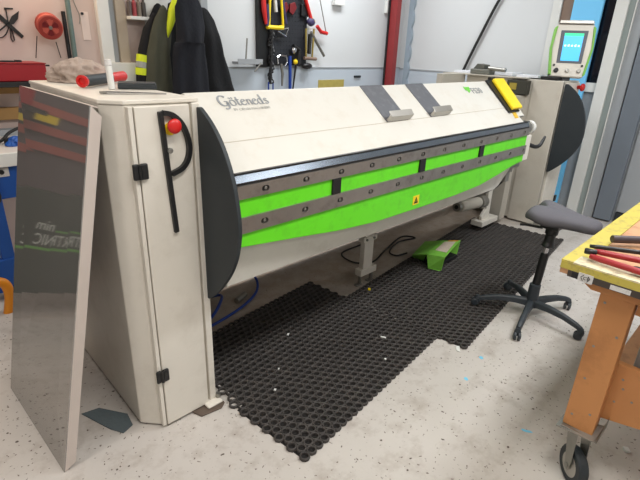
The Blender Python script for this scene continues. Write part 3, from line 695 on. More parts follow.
# seat: two rear lobes and a narrow nose, built as a loft along its length
def seat():
    rings = []; n = 32
    c0 = Vector((SX + .115, SY + .150, .674)); d = Vector((.03, -1, 0)).normalized(); s_ = Vector((-d.y, d.x, 0))
    Ls = [(-.02, .10, .012, 0), (0, .150, .034, 0), (.03, .172, .044, .02), (.08, .182, .050, .01), (.14, .176, .050, .0), (.20, .155, .047, -.004), (.27, .125, .043, -.006), (.34, .102, .038, -.010), (.42, .095, .037, -.012), (.475, .086, .034, -.014), (.510, .056, .022, -.018)]
    for t, hw, hh_, dz in [(q[0] * .79, q[1], q[2] * 1.12, q[3]) for q in Ls]:
        ring = []
        for k in range(n):
            a = 2 * PI * k / n; x = math.cos(a); z = math.sin(a)
            xx = math.copysign(abs(x) ** .75, x) * hw; zz = math.copysign(abs(z) ** .8, z) * hh_
            groove = .026 * max(0, 1 - abs(xx) / .05) * max(0, 1 - t / .3) * (1 if z > 0 else .3)
            back = .075 * max(0, 1 - abs(xx) / .08) ** 1 * max(0, 1 - t / .12)
            ring.append(c0 + d * (t + back) + s_ * xx + Vector((0, 0, zz + dz - groove)))
        rings.append(ring)
    mb = MB().loft(rings); o = mb.build('seat', M_seat, st, smooth=True)
    md = o.modifiers.new('s', 'SUBSURF'); md.levels = 1; md.render_levels = 1
    return o
seat()

# ---------------------------------------------------------------- work bench at the right
BX, BY = 1.80, .485
BAKE = Matrix.Translation((0, 0, .096)) @ Matrix.Diagonal((.94, .94, .94, 1))   # bench drawn first in rough units, brought to real size here
bn = thing('work_bench', (1.75, .23, 0), 'orange wooden work bench on castors with yellow taped edges', 'bench')
tp = MB().box(BX, 3.4, BY - 1.0, BY, .846, .895).build('bench_top', M_ply, bn, bevel=.003)
MB().box(BX + .0, 3.4, BY - .075, BY + .002, .895, .900).build('edge_tape', M_tape, tp)
MB().box(BX - .002, BX + .085, BY - 1.0, BY - .04, .8955, .9005).build('edge_tape', M_tapeworn, tp, label='worn whitish tape')
MB().box(BX - .003, BX, BY - 1.0, BY, .868, .8955).build('edge_tape', M_tape, tp)
MB().box(BX - .003, BX, BY - 1.0, BY - .03, .842, .868).build('edge_band', mat('dark_band_paint', (66, 58, 52), .6, var=.2, scale=30), tp, label='dark side band')
st1 = MB().box(BX - .005, BX - .003, BY - .118, BY - .068, .838, .872).build('edge_sticker', M_label, tp)
an = MB()
for s, yy in ((1, BY - .077), (-1, BY - .109)):
    for q in (-1, 1): an.prism([(BX - .0055, yy, .855), (BX - .0055, yy + s * -.0, .858), (BX - .0055, yy - s * .009, .855 + q * .011 + .0015), (BX - .0055, yy - s * .009, .855 + q * .011 - .003)], (-.0006, 0, 0))
an.build('arrow_marks', M_ink, st1)
text('sticker_text', 'CE', .018, frame((BX - .0056, BY - .085, .849), (0, -1, 0), (0, 0, 1)), M_ink, st1)
MB().box(BX - .0035, BX - .003, BY - .066, BY - .045, .842, .866).build('edge_sticker', M_ink, tp, label='black square sticker')
MB().box(BX - .005, BX - .003, BY - .24, BY - .175, .845, .862).build('edge_sticker', M_label, tp, label='worn white sticker')
# frame under the top
MB().prism([(1.84, .445, .846), (1.84, .375, .80), (1.84, -.50, .80), (1.84, -.50, .846)], (.045, 0, 0)).build('top_rail', M_wood, bn, bevel=.002)
MB().box(1.885, 3.35, .18, .225, .74, .846).build('top_rail', M_wood, bn, bevel=.002)
def bleg(x, y0, y1, m_=M_wood):
    l = MB().box(x, x + .07, y0, y1, .175, .805).build('leg', m_, bn, bevel=.003)
    sc_b = MB()
    for zz, yy in [(.76, .8), (.64, .2), (.57, .75), (.42, .72), (.27, .25), (.235, .78)]:
        yv = y0 + (y1 - y0) * yy; sc_b.lathe((x, yv, zz), (-1, 0, 0), [(-.001, .0055), (.0012, .005), (.0016, .002)], 10)
    sc_b.build('screws', M_gal, l)
    return l
bleg(1.86, .230, .345)
bleg(1.86, -.42, -.305)
bleg(3.2, .230, .345)
lr = MB().prism([(1.932, .345, .205), (1.932, .115, .255), (1.932, .085, .262), (1.932, -.42, .262), (1.932, -.42, .50), (1.932, .345, .50)], (.03, 0, 0)).build('lower_rail', M_wood, bn, bevel=.002)
s2 = MB()
for yy, zz in [(.20, .44), (.19, .40), (.145, .47), (.205, .33), (.15, .36)]: s2.lathe((1.932, yy, zz), (-1, 0, 0), [(-.001, .005), (.0012, .0045), (.0016, .002)], 10)
s2.build('screws', M_gal, lr)
MB().box(1.965, 3.2, -.40, .30, .26, .28).build('lower_shelf', M_ply, bn, bevel=.002)
# castor
def castor(cx, cy, dirv):
    pl_ = MB().box(cx - .055, cx + .055, cy - .07, cy + .07, .168, .175).build('castor_plate', M_gal, bn, bevel=.002)
    d = Vector(dirv).normalized(); ax = Vector((-d.y, d.x, 0)); R_ = .084; c = Vector((cx, cy, -.1021 + R_)) + d * .018
    MB().lathe(c - ax * .021, ax, [(0, R_ * .66), (0, R_ * .92), (.008, R_), (.034, R_), (.042, R_ * .92), (.042, R_ * .66)], 40).build('castor_wheel', M_gasket, pl_)
    MB().lathe(c - ax * .023, ax, [(0, .014), (.001, R_ * .60), (.006, R_ * .68), (.040, R_ * .68), (.045, R_ * .60), (.046, .014)], 32).build('wheel_rim', M_pale, pl_)
    fk = MB()
    for s in (-1, 1):
        o = c + ax * (.029 * s); zt_ = .158 - o.z
        q = [o + Vector((0, 0, -.020)) - d * .010, o + Vector((0, 0, -.020)) + d * .012, o + Vector((0, 0, .03)) + d * .022, o + Vector((0, 0, zt_)) + d * .012, o + Vector((0, 0, zt_)) - d * .066]
        fk.prism(q, ax * (.003 * s))
    top = Vector((cx, cy, .160))
    fk.cyl(top - Vector((0, 0, .004)), top + Vector((0, 0, .008)), .040)
    fk.build('castor_fork', M_gal, pl_, bevel=.001)
    MB().cyl(c - ax * .036, c + ax * .036, .010, n=12).build('axle', M_gal, pl_)
    return pl_
castor(1.895, .275, (-.70, -.71, 0)); castor(1.895, -.36, (-.70, -.71, 0)); castor(3.235, .288, (-.70, -.71, 0))
MB().prism([(1.835, .36, .16), (1.835, .215, .172), (1.83, .205, .19), (1.93, .20, .25), (1.93, .20, .20), (1.93, .36, .16)], (0, 0, .004)).build('bent_bracket', M_gal, bn)
gx = MB().box(1.99, 2.25, -.30, .19, .282, .70).build('grey_metal_case', M_greybox, bevel=.006)
tag(gx, 'grey metal case standing on the lower shelf of the bench', 'case')
MB().box(1.975, 1.99, -.10, .12, .60, .64).build('case_handle', M_black, gx, bevel=.003)

# bench tools
def bar(name, a, b, r, m, parent, n=14): return MB().tube([a, Vector(a).lerp(Vector(b), .08), Vector(a).lerp(Vector(b), .92), b], [r * .75, r, r, r * .75], n).build(name, m, parent, smooth=True)
bz = .90
t1_ = thing('bolt_cutter', (2.0, .35, bz), 'pair of red handled cutters with black ends on the taped bench corner', 'cutter')
u1a = Vector((1.93, .405, bz + .020)); u1b = Vector((1.975, .19, bz + .018))
bar('handle', pc(590, 256, bz + .02), pc(668, 281, bz + .02), .0115, M_redtool, t1_)
bar('handle', pc(594, 251, bz + .03), pc(680, 269, bz + .03), .011, M_redtool, t1_)
bar('grip', pc(584.5, 250.5, bz + .03), pc(597, 253, bz + .03), .0115, M_black, t1_)
bar('grip', pc(633, 268.5, bz + .02), pc(672, 281, bz + .02), .012, M_black, t1_)
t2_ = bar('black_rod', pc(590, 246, bz + .018), pc(690, 259, bz + .018), .009, M_black, None); tag(t2_, 'thin black rod beside the red handled cutters', 'rod')
t3_ = MB().cyl(pc(612, 239, bz + .025), pc(690, 242, bz + .025), .016, n=20).build('steel_pipe', mat('dark_pipe', (78, 68, 70), .5, .4), bevel=.002)
tag(t3_, 'dark steel pipe lying across the bench behind the tools', 'pipe')

BAKE = None
# ---------------------------------------------------------------- back wall: board with tools
def bw(x, y, Y=YB - .05): return px(x, y, 1, Y)
pg = thing('pegboard', (3.45, YB, 1.41), 'black perforated tool board on the white back wall', 'tool board')
hol = []
xx = 3.30
while xx < 3.80:
    zz = 1.45
    while zz < 2.20: hol.append(ell(xx, zz, .006, .006, 6)); zz += .04
    xx += .04
MB().plate([(3.27, 1.415), (3.83, 1.415), (3.83, 2.25), (3.27, 2.25)], hol, (0, YB - .02, 0), (1, 0, 0), (0, 0, 1), .004).build('perforated_panel', M_peg, pg)
MB().box(3.27, 3.83, YB - .018, YB - .001, 1.415, 2.25).build('backing', M_black, pg)
MB().box(3.15, 3.29, YB - .05, YB - .001, 1.40, 2.25).build('side_upright', M_black, pg, bevel=.004)
YT = YB - .07
def wt(x, y): return px(x, y, 1, YT)
# clamps: bars with jaws and frames
def frame_clamp(pts, r, m, name, label, cat, extras=()):
    t = thing(name, wt(*pts[0]), label, cat)
    MB().tube([wt(*p) for p in pts], r, 8, closed=True).build('frame', m, t)
    for nm, ps, rr, mm in extras: MB().tube([wt(*p) for p in ps], rr, 8).build(nm, mm, t)
    return t
frame_clamp([(270, -6), (281, -6), (283, 26), (269, 27)], .014, M_yellow, 'bar_clamp', 'yellow framed clamp hanging left on the tool board', 'clamp', [('foot', [(267, 27), (283, 28)], .020, M_yellow), ('grip', [(275, 0), (276, 12)], .018, M_label)])
t = thing('hand_clamp', wt(264, 0), 'red and blue handled clamp beside the yellow framed clamp', 'clamp')
MB().tube([wt(263, -6), wt(264, 10), wt(266, 24)], [.025, .025, .015], 8).build('red_grip', M_red, t)
MB().tube([wt(267, 4), wt(268, 18), wt(267, 26)], .018, 8).build('blue_grip', mat('violet', (56, 52, 96), .5), t)
t = thing('bar_clamp', wt(283, 0), 'dark blue clamp bar right of the yellow framed clamp', 'clamp')
MB().tube([wt(282, -4), wt(286, 24)], .016, 8).build('bar', mat('violet2', (50, 48, 88), .5), t)
MB().tube([wt(280, 30), wt(288, 28), wt(286, 36), wt(278, 31)], .009, 8).build('silver_jaw', M_chrome, t)
t = thing('chain_wrench', wt(270, 30), 'black chain wrench hanging below the yellow clamp', 'wrench')
ch = MB(); 
for k in range(16):
    p = wt(271 + math.sin(k * 1.3) * 1.2, 30 + k * 3.4); ch.tube([p + Vector((.022 * math.cos(a), .01 * math.sin(a * 2), .022 * math.sin(a))) for a in [2 * PI * q / 8 for q in range(8)]], .008, 6, closed=True)
ch.build('chain', M_black, t)
MB().tube([wt(272, 30), wt(271, 60), wt(270, 84)], .016, 8).build('strap', M_black, t)
MB().tube([wt(268.5, 82), wt(268.5, 92)], .008, 8).tube([wt(273, 82), wt(273, 92)], .008, 8).build('blue_bars', M_bluehose, t)
t = thing('locking_clamp', wt(282, 56), 'chrome locking clamp with square jaw below the tool board', 'clamp')
MB().tube([wt(*p) for p in [(278, 64), (277, 57), (280, 55.5), (286, 56), (287, 62), (285, 66)]], .011, 8).build('jaw', M_chrome, t)
MB().tube([wt(281, 64), wt(282.5, 74), wt(282, 86)], [.014, .016, .009], 8).build('handle', M_gal, t)
tag(MB().tube([wt(290, 56), wt(290, 92)], .018, 10).build('blue_tube', M_bluehose), 'blue tube hanging below the middle of the tool board', 'tube')
t = thing('screw_clamp', wt(296, 48), 'black screw clamp with yellow knob hanging right of the blue tube', 'clamp')
MB().ball(wt(294, 50), .036, 2, (1, .7, 1.1)).build('head', M_chrome, t, smooth=True)
MB().tube([wt(293, 46), wt(299, 50), wt(298, 66)], .024, 8).build('body', M_black, t)
MB().ball(wt(295.5, 62), .028, 2, (1, .8, 1)).build('yellow_knob', M_yellow, t, smooth=True)
MB().tube([wt(296, 64), wt(292.5, 92)], [.013, .008], 8).build('spindle', M_black, t)
frame_clamp([(306, 29), (314, 29), (312, 58), (306, 58)], .011, mat('dull_gold', (150, 130, 60), .5), 'bar_clamp', 'gold framed clamp hanging right on the tool board', 'clamp', [('foot', [(304, 58), (316, 59)], .018, M_brown), ('grip', [(310, 34), (309, 54)], .022, M_black)])
t = thing('ratchet_clamp', wt(308, 0), 'red bar clamp with long thin rod at the board right edge', 'clamp')
MB().tube([wt(304, -6), wt(308, 8), wt(311, 19)], .020, 8).build('red_bar', M_red, t)
MB().tube([wt(317, 26), wt(321, 32), wt(327, 33.5)], .020, 8).build('red_grip', M_red, t)
MB().tube([wt(319, -6), wt(326, 32)], .006, 6).build('thin_rod', M_gal, t)
MB().ball(wt(311, 22), .045, 2, (1.3, .7, 1.)).build('violet_head', mat('violet3', (62, 54, 92), .5), t, smooth=True)
MB().tube([wt(311, 18), wt(314, 22)], .018, 8).build('yellow_collar', M_yellow, t)
MB().tube([wt(311, 32), wt(324, 56)], .016, 8).build('steel_bar', M_gal, t)
tag(MB().ball(wt(307, 66), .05, 2, (1.5, .7, .7)).build('glove', M_black, smooth=True), 'black lump of glove at the lower right board corner', 'glove')
t = thing('red_pliers', wt(288, 8), 'dark red pliers hanging at the middle of the tool board', 'pliers')
for s, x in ((1, 285), (-1, 293)): MB().prism([wt(x - 3, 4), wt(x + 2, 2), wt(x + 4, 8), wt(x, 15), wt(x - 3, 12)], (0, .02, 0)).build('grip', M_reeldark, t, bevel=.003)
t = thing('black_holder', wt(307, 3), 'black tool holder at the upper right of the tool board', 'holder')
MB().box(3.72, 3.83, YB - .06, YB - .022, 1.90, 2.02).build('holder_body', M_black, t, bevel=.01)

# small wall fittings
def wallbox(name, x0, y0, x1, y1, dy, m, label, cat, Y=YB):
    a = px(x0, y0, 1, Y - dy / 2); b = px(x1, y1, 1, Y - dy / 2)
    o = MB().box(min(a.x, b.x), max(a.x, b.x), Y - dy, Y - .001, min(a.z, b.z), max(a.z, b.z)).build(name, m, bevel=.003); tag(o, label, cat); return o
wb1 = wallbox('wall_bracket', 334, -6, 343, 6, .06, M_trim, 'small white bracket high on the back wall', 'bracket')
wallbox('wall_bracket', 387, -6, 392, 14, .05, M_trim, 'white bracket beside the red beam', 'bracket')
wallbox('wall_sticker', 318, 80, 343, 92, .018, mat('ochre', (176, 160, 84), .6, var=.15, scale=20), 'ochre notice on the wall just above the hood', 'notice')
wallbox('wall_clip', 354, 75.5, 360, 77.5, .03, M_gasket, 'small dark clip on the pale lower wall', 'clip')
wallbox('wall_clip', 389, 58, 392, 66, .03, M_greytrim, 'grey clip left of the red beam', 'clip')
t = thing('wall_tray', wt(245, 62), 'small grey metal tray with tools on the white wall', 'tray')
MB().box(2.84, 3.14, YB - .13, YB - .03, 1.425, 1.450).build('tray_body', M_greytrim, t, bevel=.003)
MB().box(2.84, 3.14, YB - .13, YB - .125, 1.45, 1.475).build('tray_lip', M_greytrim, t)
tag(MB().tube([(2.96, YB - .09, 1.45), (2.985, YB - .085, 1.66)], .008, 8).build('screwdriver', M_gal), 'thin screwdriver standing in the wall tray', 'screwdriver')
tag(MB().tube([(3.02, YB - .15, 1.36), (3.10, YB - .15, 1.44)], .008, 8).build('pencil', M_gal), 'short rod hanging from the wall tray', 'rod')

# red beam and foam edge
rb = MB().box(5.175, 5.26, YB - .20, YB - .08, 0, CEIL).build('red_column', M_redbeam, bevel=.004); tag(rb, 'dark red steel column in the back corner', 'column')
MB().box(5.155, 5.175, YB - .10, YB - .08, 0, CEIL).build('column_flange', M_ink, rb)
fe = []
n = 180
for k in range(n + 1):
    z = .8 + (CEIL - .8) * k / n; fe.append((5.55, 3.935 - .022 * abs(math.sin(z * 15)), z))
mb = MB(); mb.prism([(5.55, 3.99, CEIL), (5.55, 3.99, .8)] + [(p[0], p[1], p[2]) for p in fe], (.04, 0, 0))
tag(mb.build('foam_edging', mat('bluegrey_foam', (156, 170, 182), .7, var=.05)), 'blue grey scalloped foam edging in the back right corner', 'edging')
cable('wall_cable', [(5.56, 2.50, 2.60), (5.56, 2.76, 2.22), (5.56, 2.95, 1.80), (5.56, 3.11, 1.40), (5.56, 3.16, 1.2)], .017, M_cable, 'thick black cable running diagonally down the right wall')

# papers and box on the rear tray
def tray(px_, py_, z): return px(px_, py_, 2, z)
zt = 1.413
k1 = thing('vice_part', (4.72, 2.55, zt), 'dusty grey metal vice part on the rear tray', 'tool')
MB().box(4.72, 4.88, 2.36, 2.56, zt, zt + .05).build('vice_body', mat('dusty', (104, 104, 96), .6, var=.2), k1, bevel=.01)
MB().prism([(4.74, 2.42, zt + .05), (4.74, 2.54, zt + .05), (4.74, 2.50, zt + .10), (4.74, 2.42, zt + .09)], (.12, 0, 0)).build('vice_jaw', mat('dusty2', (84, 84, 76), .6, var=.2), k1, bevel=.004)
MB().cyl((4.76, 2.20, zt + .05), (4.76, 2.38, zt + .06), .02).build('vice_screw', M_gal, k1)
for i, (x, y, r_, zz) in enumerate([(4.95, 2.72, .1, 0), (4.93, 2.24, -.1, .002), (4.86, 1.99, .1, .0)]):
    M_ = Matrix.Translation((x, y, zt + zz)) @ Matrix.Rotation(r_, 4, 'Z'); q = MB(); q.box(-.10, .10, -.10, .10, 0, .020 + .006 * (i == 1)); q.xf(M_)
    tag(q.build('paper_sheet', M_paper), ['white paper at the far end of the rear tray', 'white papers in the middle of the rear tray', 'white paper beside the control panel'][i], 'paper')
tag(MB().box(4.78, 4.98, 1.70, 1.86, 1.402, 1.43).build('black_notebook', M_black, bevel=.004), 'black notebook lying left of the control panel', 'notebook')

# ---------------------------------------------------------------- coats
def coat(name, rows, m, label, Y=3.92, seed=0, nf=9, amp=.075, dep=.045, cat='coat'):
    """rows: (pixel y, left x, right x) silhouette of the hanging garment"""
    rings = []; n = 48
    rws = []
    for i in range(len(rows) - 1):
        for j in range(4):
            t = j / 4; rws.append([rows[i][k] * (1 - t) + rows[i + 1][k] * t for k in range(3)])
    rws.append(rows[-1])
    for i, (y, xl, xr) in enumerate(rws):
        a = px(xl, y, 1, Y); b = px(xr, y, 1, Y); c = (a + b) / 2; hw = abs(b.x - a.x) / 2; f = i / len(rws)
        ring = []
        for k in range(n):
            th = 2 * PI * k / n
            fold = 1 + amp * 4 * (f * .9 + .15) * math.sin(nf * th + seed + .8 * math.sin(f * 5 + seed))
            d = dep * (.35 + .65 * min(1, f * 3)) * fold * (1 + .2 * math.sin(f * 11 + seed))
            ring.append(Vector((c.x + hw * math.cos(th) * (1 + .02 * math.sin(th * 5 + i)), Y + d * math.sin(th), c.z)))
        rings.append(ring)
    # taper the top shut
    r0 = rings[0]; cc = sum(r0, Vector()) / n
    rings.insert(0, [cc + (p - cc) * .3 + Vector((0, 0, .02)) for p in r0])
    o = MB().loft(rings).build(name, m, smooth=True); tag(o, label, cat, 'work clothes on the wall hooks'); return o
c1 = coat('work_jacket', [(6, 154, 162), (20, 148, 164), (40, 143, 163), (55, 139, 160), (75, 138, 160), (110, 138, 162), (140, 139, 163)], M_blackcl, 'leftmost black work jacket with yellow reflective sleeve', 4.045, 1, dep=.022)
sl = MB(); rr = [wt(152, 26) + Vector((0, -.05, 0))]
c1s = MB().tube([px(x, y, 1, 3.93) for x, y in [(155, 14), (148, 30), (144, 50), (142, 70), (142, 84), (143, 100)]], [.02, .04, .045, .047, .047, .045], 14).build('sleeve', M_blackcl, c1, smooth=True)
MB().tube([px(x, y, 1, 3.93) for x, y in [(143, 55), (142.5, 62)]], .051, 14).tube([px(x, y, 1, 3.93) for x, y in [(142, 68), (142, 75)]], .051, 14).build('hivis_band', M_hivis, c1s)
MB().tube([px(x, y, 1, 3.93) for x, y in [(142.5, 62), (142, 68)]], .050, 14).build('reflective_band', M_reflex, c1s)
coat('olive_jacket', [(8, 160, 166), (18, 155, 170), (35, 150, 171), (55, 147, 170), (80, 146, 172), (120, 147, 175), (140, 147, 175)], M_olive, 'olive green jacket hanging second from the left', 3.88, 2.2, 6, dep=.035)
c3 = coat('hivis_jacket', [(4, 168, 180), (20, 166, 184), (45, 163, 186), (70, 162, 186), (100, 162, 186), (140, 162, 186)], M_blackcl, 'black jacket with bright yellow collar in the middle', 3.97, .5, dep=.028)
MB().tube([px(x, y, 1, 3.86) for x, y in [(176, 1), (173, 12), (170, 24), (167, 38)]], [.034, .040, .030, .010], 12).build('yellow_collar', M_hivis, c3, smooth=True)
coat('navy_jacket', [(-2, 178, 198), (8, 175, 202), (25, 176, 204), (42, 177, 203), (44, 174, 204), (60, 173, 206), (90, 173, 209), (140, 174, 212)], M_navy, 'large navy jacket hanging in front of the others', 3.74, 3.3, 6, dep=.055)
coat('black_coat', [(10, 198, 208), (20, 197, 214), (35, 198, 219), (55, 200, 224), (75, 202, 230), (90, 204, 234), (140, 206, 244)], M_blackcl, 'rightmost black coat next to the grey strip', 3.97, 4.4, 5, dep=.05)
hk = thing('coat_rail', (2.2, YB - .03, 1.95), 'white coat rail with hooks above the work clothes', 'coat rail')
MB().box(2.03, 2.52, YB - .045, YB - .031, 1.95, 2.00).build('rail', M_trim, hk)
for k in range(4): MB().tube([(2.09 + .11 * k, YB - .045, 1.97), (2.09 + .11 * k, YB - .12, 1.95), (2.09 + .11 * k, YB - .13, 1.99)], .007, 8).build('hook', M_black, hk)
tag(MB().box(2.575, 2.60, YB - .03, YB - .001, 1.34, 1.42).build('red_tag', M_red), 'small red tag on the wall right of the black coat', 'tag')

# ---------------------------------------------------------------- shelf with tins in the wall opening
shf = MB().box(1.828, 1.995, YB - .12, YB, 1.755, 1.78).build('small_shelf', M_trim, bevel=.003); tag(shf, 'small white shelf in the gap left of the coats', 'shelf')
for k, (cx, cc_) in enumerate([(1.852, (90, 80, 76)), (1.892, (150, 60, 66)), (1.932, (120, 110, 100)), (1.972, (70, 66, 64))]):
    tag(MB().lathe((cx, YB - .06, 1.781), (0, 0, 1), [(0, .018), (.10, .018), (.115, .009), (.14, .009)], 12).build('spray_can', mat('can_paint', cc_, .4)), ['dark grey', 'red', 'tan', 'black'][k] + ' small can on the white shelf left of the coats', 'can', 'cans on the small shelf')
# paper note, pole, reel, ornament
tag(MB().box(1.487, 1.545, YB - .006, YB - .001, 1.59, 1.79).build('wall_note', mat('pink_note', (226, 208, 200), .7)), 'pale paper note pinned between pole and white post', 'note')
tag(MB().lathe((1.50, YB - .007, 1.775), (0, -1, 0), [(0, .010), (.01, .010)], 12).build('note_pin', M_black), 'black pin holding the pale note', 'pin')
po = MB().cyl((1.385, YB - .05, .9), (1.40, YB - .05, 2.6), .018).build('wall_pole', M_teal); tag(po, 'grey green vertical pipe on the pink wall', 'pipe')
MB().cyl((1.36, YB - .025, 1.0), (1.36, YB - .025, 1.78), .014).build('dark_strip', M_black, po)
tag(MB().tube(spline([(1.44, YB - .01, 1.98), (1.45, YB - .01, 1.86), (1.48, YB - .01, 1.76), (1.47, YB - .01, 1.70)], 4), .003, 6).build('thin_wire', M_gal), 'thin wire hanging on the wall right of the pipe', 'wire')
# reel
RC = bw(49, 26, YB - .10)
rl = thing('wall_reel', (RC.x, YB, RC.z), 'round red reel with dark sectors hung on the pink wall', 'reel')
ax = Vector((-.12, -.92, -.22)).normalized()
MB().lathe(RC - ax * .05, ax, [(0, .080), (.012, .084), (.018, .074), (.072, .074), (.080, .084), (.090, .084), (.093, .076)], 36).build('drum', M_reelred, rl, bevel=.002)
u_ = ax.cross(Vector((0, 0, 1))).normalized(); v_ = u_.cross(ax).normalized() * 1
fcx = RC + ax * .047
MB().lathe(fcx, ax, [(0, .074), (.003, .074)], 36).build('face', mat('reel_face', (150, 52, 44), .5), rl)
for k in range(3):
    a0 = math.radians(90 + 120 * k)
    for mm, aa, nm in ((M_reeldark, a0 + PI / 3, 'dark_sector'), (M_reelred, a0, 'red_sector')):
        pts = [fcx + (u_ * math.cos(aa + t) + v_ * math.sin(aa + t)) * r for r, t in [(.012, -.5), (.052, -.42), (.056, 0), (.052, .42), (.012, .5)]]
        MB().prism([p + ax * .003 for p in pts], ax * .003).build(nm, mm, rl)
MB().lathe(fcx, ax, [(.003, .014), (.010, .012)], 14).build('centre_pin', M_gal, rl)
for xx_, a_, b_ in ((0, (37, 36), (36, 58)), (1, (56, 42), (61, 58))):
    MB().tube([bw(a_[0], a_[1], YB - .04), bw(b_[0], b_[1], YB - .01)], .003, 6).build('wire', M_black, rl)
# black hammer and trowel ornament
orn = thing('tool_ornament', bw(15, 25), 'black cut out ornament of crossed hammer and trowel on the wall', 'ornament')
def flat(pts, nm):
    MB().prism([bw(x, y, YB - .012) for x, y in pts], (0, .006, 0)).build(nm, M_ink, orn)
flat([(-2, 14), (0, 14), (24, 36), (22, 38.5), (-2, 18)], 'hammer_handle')
flat([(8, 24), (12, 16), (19, 11), (18, 19), (14, 24), (10, 25)], 'trowel_blade')
flat([(4, 7.5), (13, 8), (13, 9.6), (6, 9.5), (4.5, 10)], 'hammer_head')
flat([(5.2, 9), (6.4, 9), (9, 24), (8, 24)], 'thin_rod')
flat([(-2, 31), (8, 22.5), (9, 24), (-2, 33)], 'trowel_handle')
MB().tube([bw(x, y, YB - .01) for x, y in [(10.5, 28), (11, 38), (13, 42), (14.5, 40), (12, 30)]], .004, 6, closed=True).build('loop', M_ink, orn)
MB().tube(spline([bw(x, y, YB - .01) for x, y in [(9, 27), (6, 34), (2, 37.5), (-2, 37)]], 4), .004, 6).build('curve', M_ink, orn)

# red tool box on black shelf, battens
shl = MB().box(.1, 1.12, 3.72, YB, 1.285, 1.318).build('black_shelf', M_ink, bevel=.003); tag(shl, 'long black wall shelf holding the red tool box', 'shelf')
tb = MB().box(.2, 1.085, 3.74, 4.02, 1.320, 1.43).build('red_tool_box', M_redbox, bevel=.006); tag(tb, 'long red tool box on the black wall shelf', 'tool box')
MB().box(.2, 1.088, 3.735, 4.025, 1.43, 1.437).build('lid', M_redbox, tb, bevel=.003)
MB().box(.84, .92, 3.80, 3.86, 1.437, 1.447).build('catch', M_black, tb); MB().box(.93, .96, 3.80, 3.86, 1.437, 1.450).build('catch', M_black, tb)
MB().cyl((1.085, 3.85, 1.415), (1.14, 3.85, 1.415), .006).build('side_pin', M_black, tb)
tag(MB().box(.52, 1.02, YB - .05, YB - .001, 1.215, 1.275).build('wall_batten', M_batten, bevel=.003), 'upper wooden batten below the black shelf', 'batten')
tag(MB().box(.52, 1.02, YB - .05, YB - .001, 1.035, 1.12).build('wall_batten', M_batten, bevel=.003), 'lower wooden batten above the blue bench', 'batten')

# blue bench behind the leaning panel
bb = thing('blue_work_bench', (.0, 3.4, 0), 'blue framed bench with white top behind the leaning panel', 'bench')
MB().box(  .42, 1.15, 3.32, 4.04, .90, .94).build('bench_top', M_white, bb, bevel=.004)
MB().box(  .42, 1.15, 3.30, 3.325, .865, .945).build('front_edge', M_trim, bb, bevel=.003)
MB().box(  .42, 1.15, 3.96, 4.04, .94, .98).build('back_ledge', M_greytrim, bb, bevel=.003)
MB().box(  .42, 1.12, 3.345, 3.37, .66, .86).build('blue_apron', M_blueb, bb, bevel=.003)
MB().box(.43, .66, 3.335, 3.345, .80, .855).build('socket_plate', M_label, bb, bevel=.002)
MB().lathe((.62, 3.335, .83), (0, -1, 0), [(0, .014), (.008, .014)], 12).build('socket', M_ink, bb)
for x in (.52, 1.03): MB().box(x, x + .07, 3.32, 3.38, .0, .86).build('leg', M_blueb, bb, bevel=.004)
MB().box(.52, .59, 3.93, 3.99, .0, .86).build('leg', M_blueb, bb, bevel=.004)
MB().box(.42, .60, 3.33, 3.98, .24, .27).build('lower_shelf', M_blueb, bb, bevel=.004)
MB().box(.42, .60, 3.31, 3.34, .06, .28).build('lower_apron', M_blueb, bb, bevel=.004)
tag(MB().tube(spline([(.60, 3.75, .955), (.70, 3.65, .955), (.78, 3.7, 1.0), (.86, 3.72, 1.03)], 5), .010, 8).build('bench_cable', M_cable, smooth=True), 'dark cable lying on the white bench top', 'cable')
for k, (x, y) in enumerate([(.665, 3.62), (.745, 3.60)]): tag(MB().box(x - .022, x + .022, y - .02, y + .02, .941, .985).build('small_holder', M_ink, bevel=.004), ['left', 'right'][k] + ' small black holder on the white bench top', 'holder')
tag(cloth_lump('blue_cloth', (.80, 3.56, .941), .05, (1.3, 1, .8), M_blueb, 5.), 'blue cloth on the white bench top', 'cloth')
ob = MB(); pth = [px(x, y, 1, 3.15) for x, y in [(-6, 282), (3, 283), (8, 289), (10, 300), (8.5, 317)]]
o = MB().tube(spline(pth, 4), .030, 10).build('orange_bracket', M_orange, smooth=True); tag(o, 'orange curved plastic bracket standing by the blue bench foot', 'bracket')
tag(MB().ball((.535, 3.285, .70), .05, 2, (1, .5, 1.3)).build('black_bulb', M_black, smooth=True), 'black round fitting on the blue bench apron', 'fitting')
tag(MB().cyl((.44, 3.36, .277), (.59, 3.42, .277), .007).build('white_stick', M_trim), 'thin white stick on the blue lower shelf', 'stick')

# sign board and rack that the steel panel mirrors
sgn = thing('sign_board', (-.45, 3.24, 0), 'dark green sign board with white lettering mirrored in the steel panel', 'sign')
MB().box(-1.0, .26, 3.24, 3.28, .18, .86).build('board', mat('sign_dark_green', (34, 48, 42), .5), sgn, bevel=.003)
Ms = lambda x, z: frame((x, 3.238, z), (1, 0, 0), (0, 0, 1))
M_sw = mat('sign_white', (214, 220, 214), .5); M_sg = mat('sign_green', (96, 170, 60), .5)
text('sign_lettering', 'KERTRONIC', .105, Ms(-.29, .512), M_sw, sgn, xs=.68)
text('sign_lettering', 'nim', .095, Ms(.0, .612), M_sw, sgn, xs=.8)
MB().box(-1.0, .14, 3.236, 3.24, .478, .494).build('green_line', M_sg, sgn)
MB().box(-1.0, -.08, 3.236, 3.24, .606, .616).build('green_line', M_sg, sgn)
rk = thing('wall_rack', (-.4, YB, .95), 'dark wall rack with dull red rails left of the tool box', 'rack')
MB().box(-1.8, .50, YB - .03, YB - .001, .30, 1.60).build('rack_board', mat('rack_dark', (96, 84, 88), .7), rk)
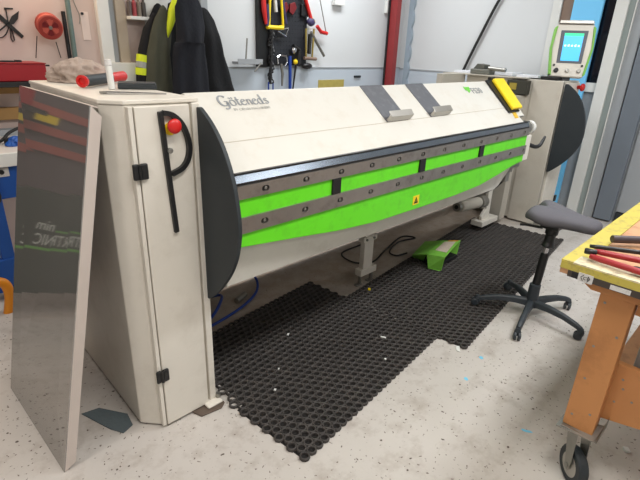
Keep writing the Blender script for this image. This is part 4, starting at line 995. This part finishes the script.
for z in (1.30, 1.15, 1.015): MB().box(-1.8, .50, YB - .06, YB - .031, z, z + .060).build('rail', mat('rack_red', (172, 84, 74), .6), rk)
MB().box(-.07, .09, YB - .075, YB - .061, 1.235, 1.295).build('yellow_card', M_yellow, rk)

# ---------------------------------------------------------------- crumbs and paint spots on the floor
def chip(x, y, z, sx, sy, m, label, nm='metal_chip', cat='offcut', h=.004, rot=.5):
    q = MB(); q.prism([(-sx, -sy, 0), (sx, -sy * .7, 0), (sx * .8, sy, 0), (-sx * .7, sy * .8, 0)], (0, 0, h))
    q.xf(Matrix.Translation((x, y, z)) @ Matrix.Rotation(rot, 4, 'Z')); tag(q.build(nm, m), label, cat)
zm = .018
chip(2.385, 1.824, zm, .014, .010, M_yellow, 'small yellow offcut on the long mat near the centre support', h=.008)
chip(1.984, 1.383, zm, .007, .018, M_trim, 'small white offcut at the middle of the near mat')
chip(1.211, 1.456, zm, .008, .006, M_trim, 'white crumb on the near mat close to its left edge')
chip(1.33, 1.57, zm, .007, .004, M_trim, 'tiny pale crumb on the near mat towards the machine')
chip(1.58, 1.78, zm, .012, .006, M_trim, 'pale sliver on the near mat below the centre of the machine')
chip(1.823, 1.242, zm, .008, .006, M_trim, 'small pale offcut on the near mat beside its front edge')
chip(1.31, 1.21, zm, .006, .005, M_chrome, 'bright crumb on the near mat front area')
chip(2.24, 1.03, .001, .03, .012, M_trim, 'white torn scrap at the corner where the two mats meet')
chip(2.114, .124, .001, .014, .012, M_trim, 'white scrap on the floor behind the bench castor', h=.012)
def spot(x, y, sx, sy, label, rot):
    q = MB(); rs = [(math.cos(2 * PI * k / 11) * sx * random.uniform(.6, 1.15), math.sin(2 * PI * k / 11) * sy * random.uniform(.6, 1.15), 0) for k in range(11)]
    q.prism(rs, (0, 0, .0008)); q.xf(Matrix.Translation((x, y, .0002)) @ Matrix.Rotation(rot, 4, 'Z')); tag(q.build('paint_spot', M_paintblue), label, 'paint spot')
a = px(481, 357.5, 2, 0); spot(a.x, a.y, .016, .014, 'light blue paint spot on the floor nearest the stool', .3)
a = px(466, 379, 2, 0); spot(a.x, a.y, .014, .013, 'light blue paint spot on the floor between mat corner and bench', .9)
a = px(527, 431, 2, 0); spot(a.x, a.y, .030, .009, 'elongated light blue paint mark on the floor beside the bench castor', -1.1)
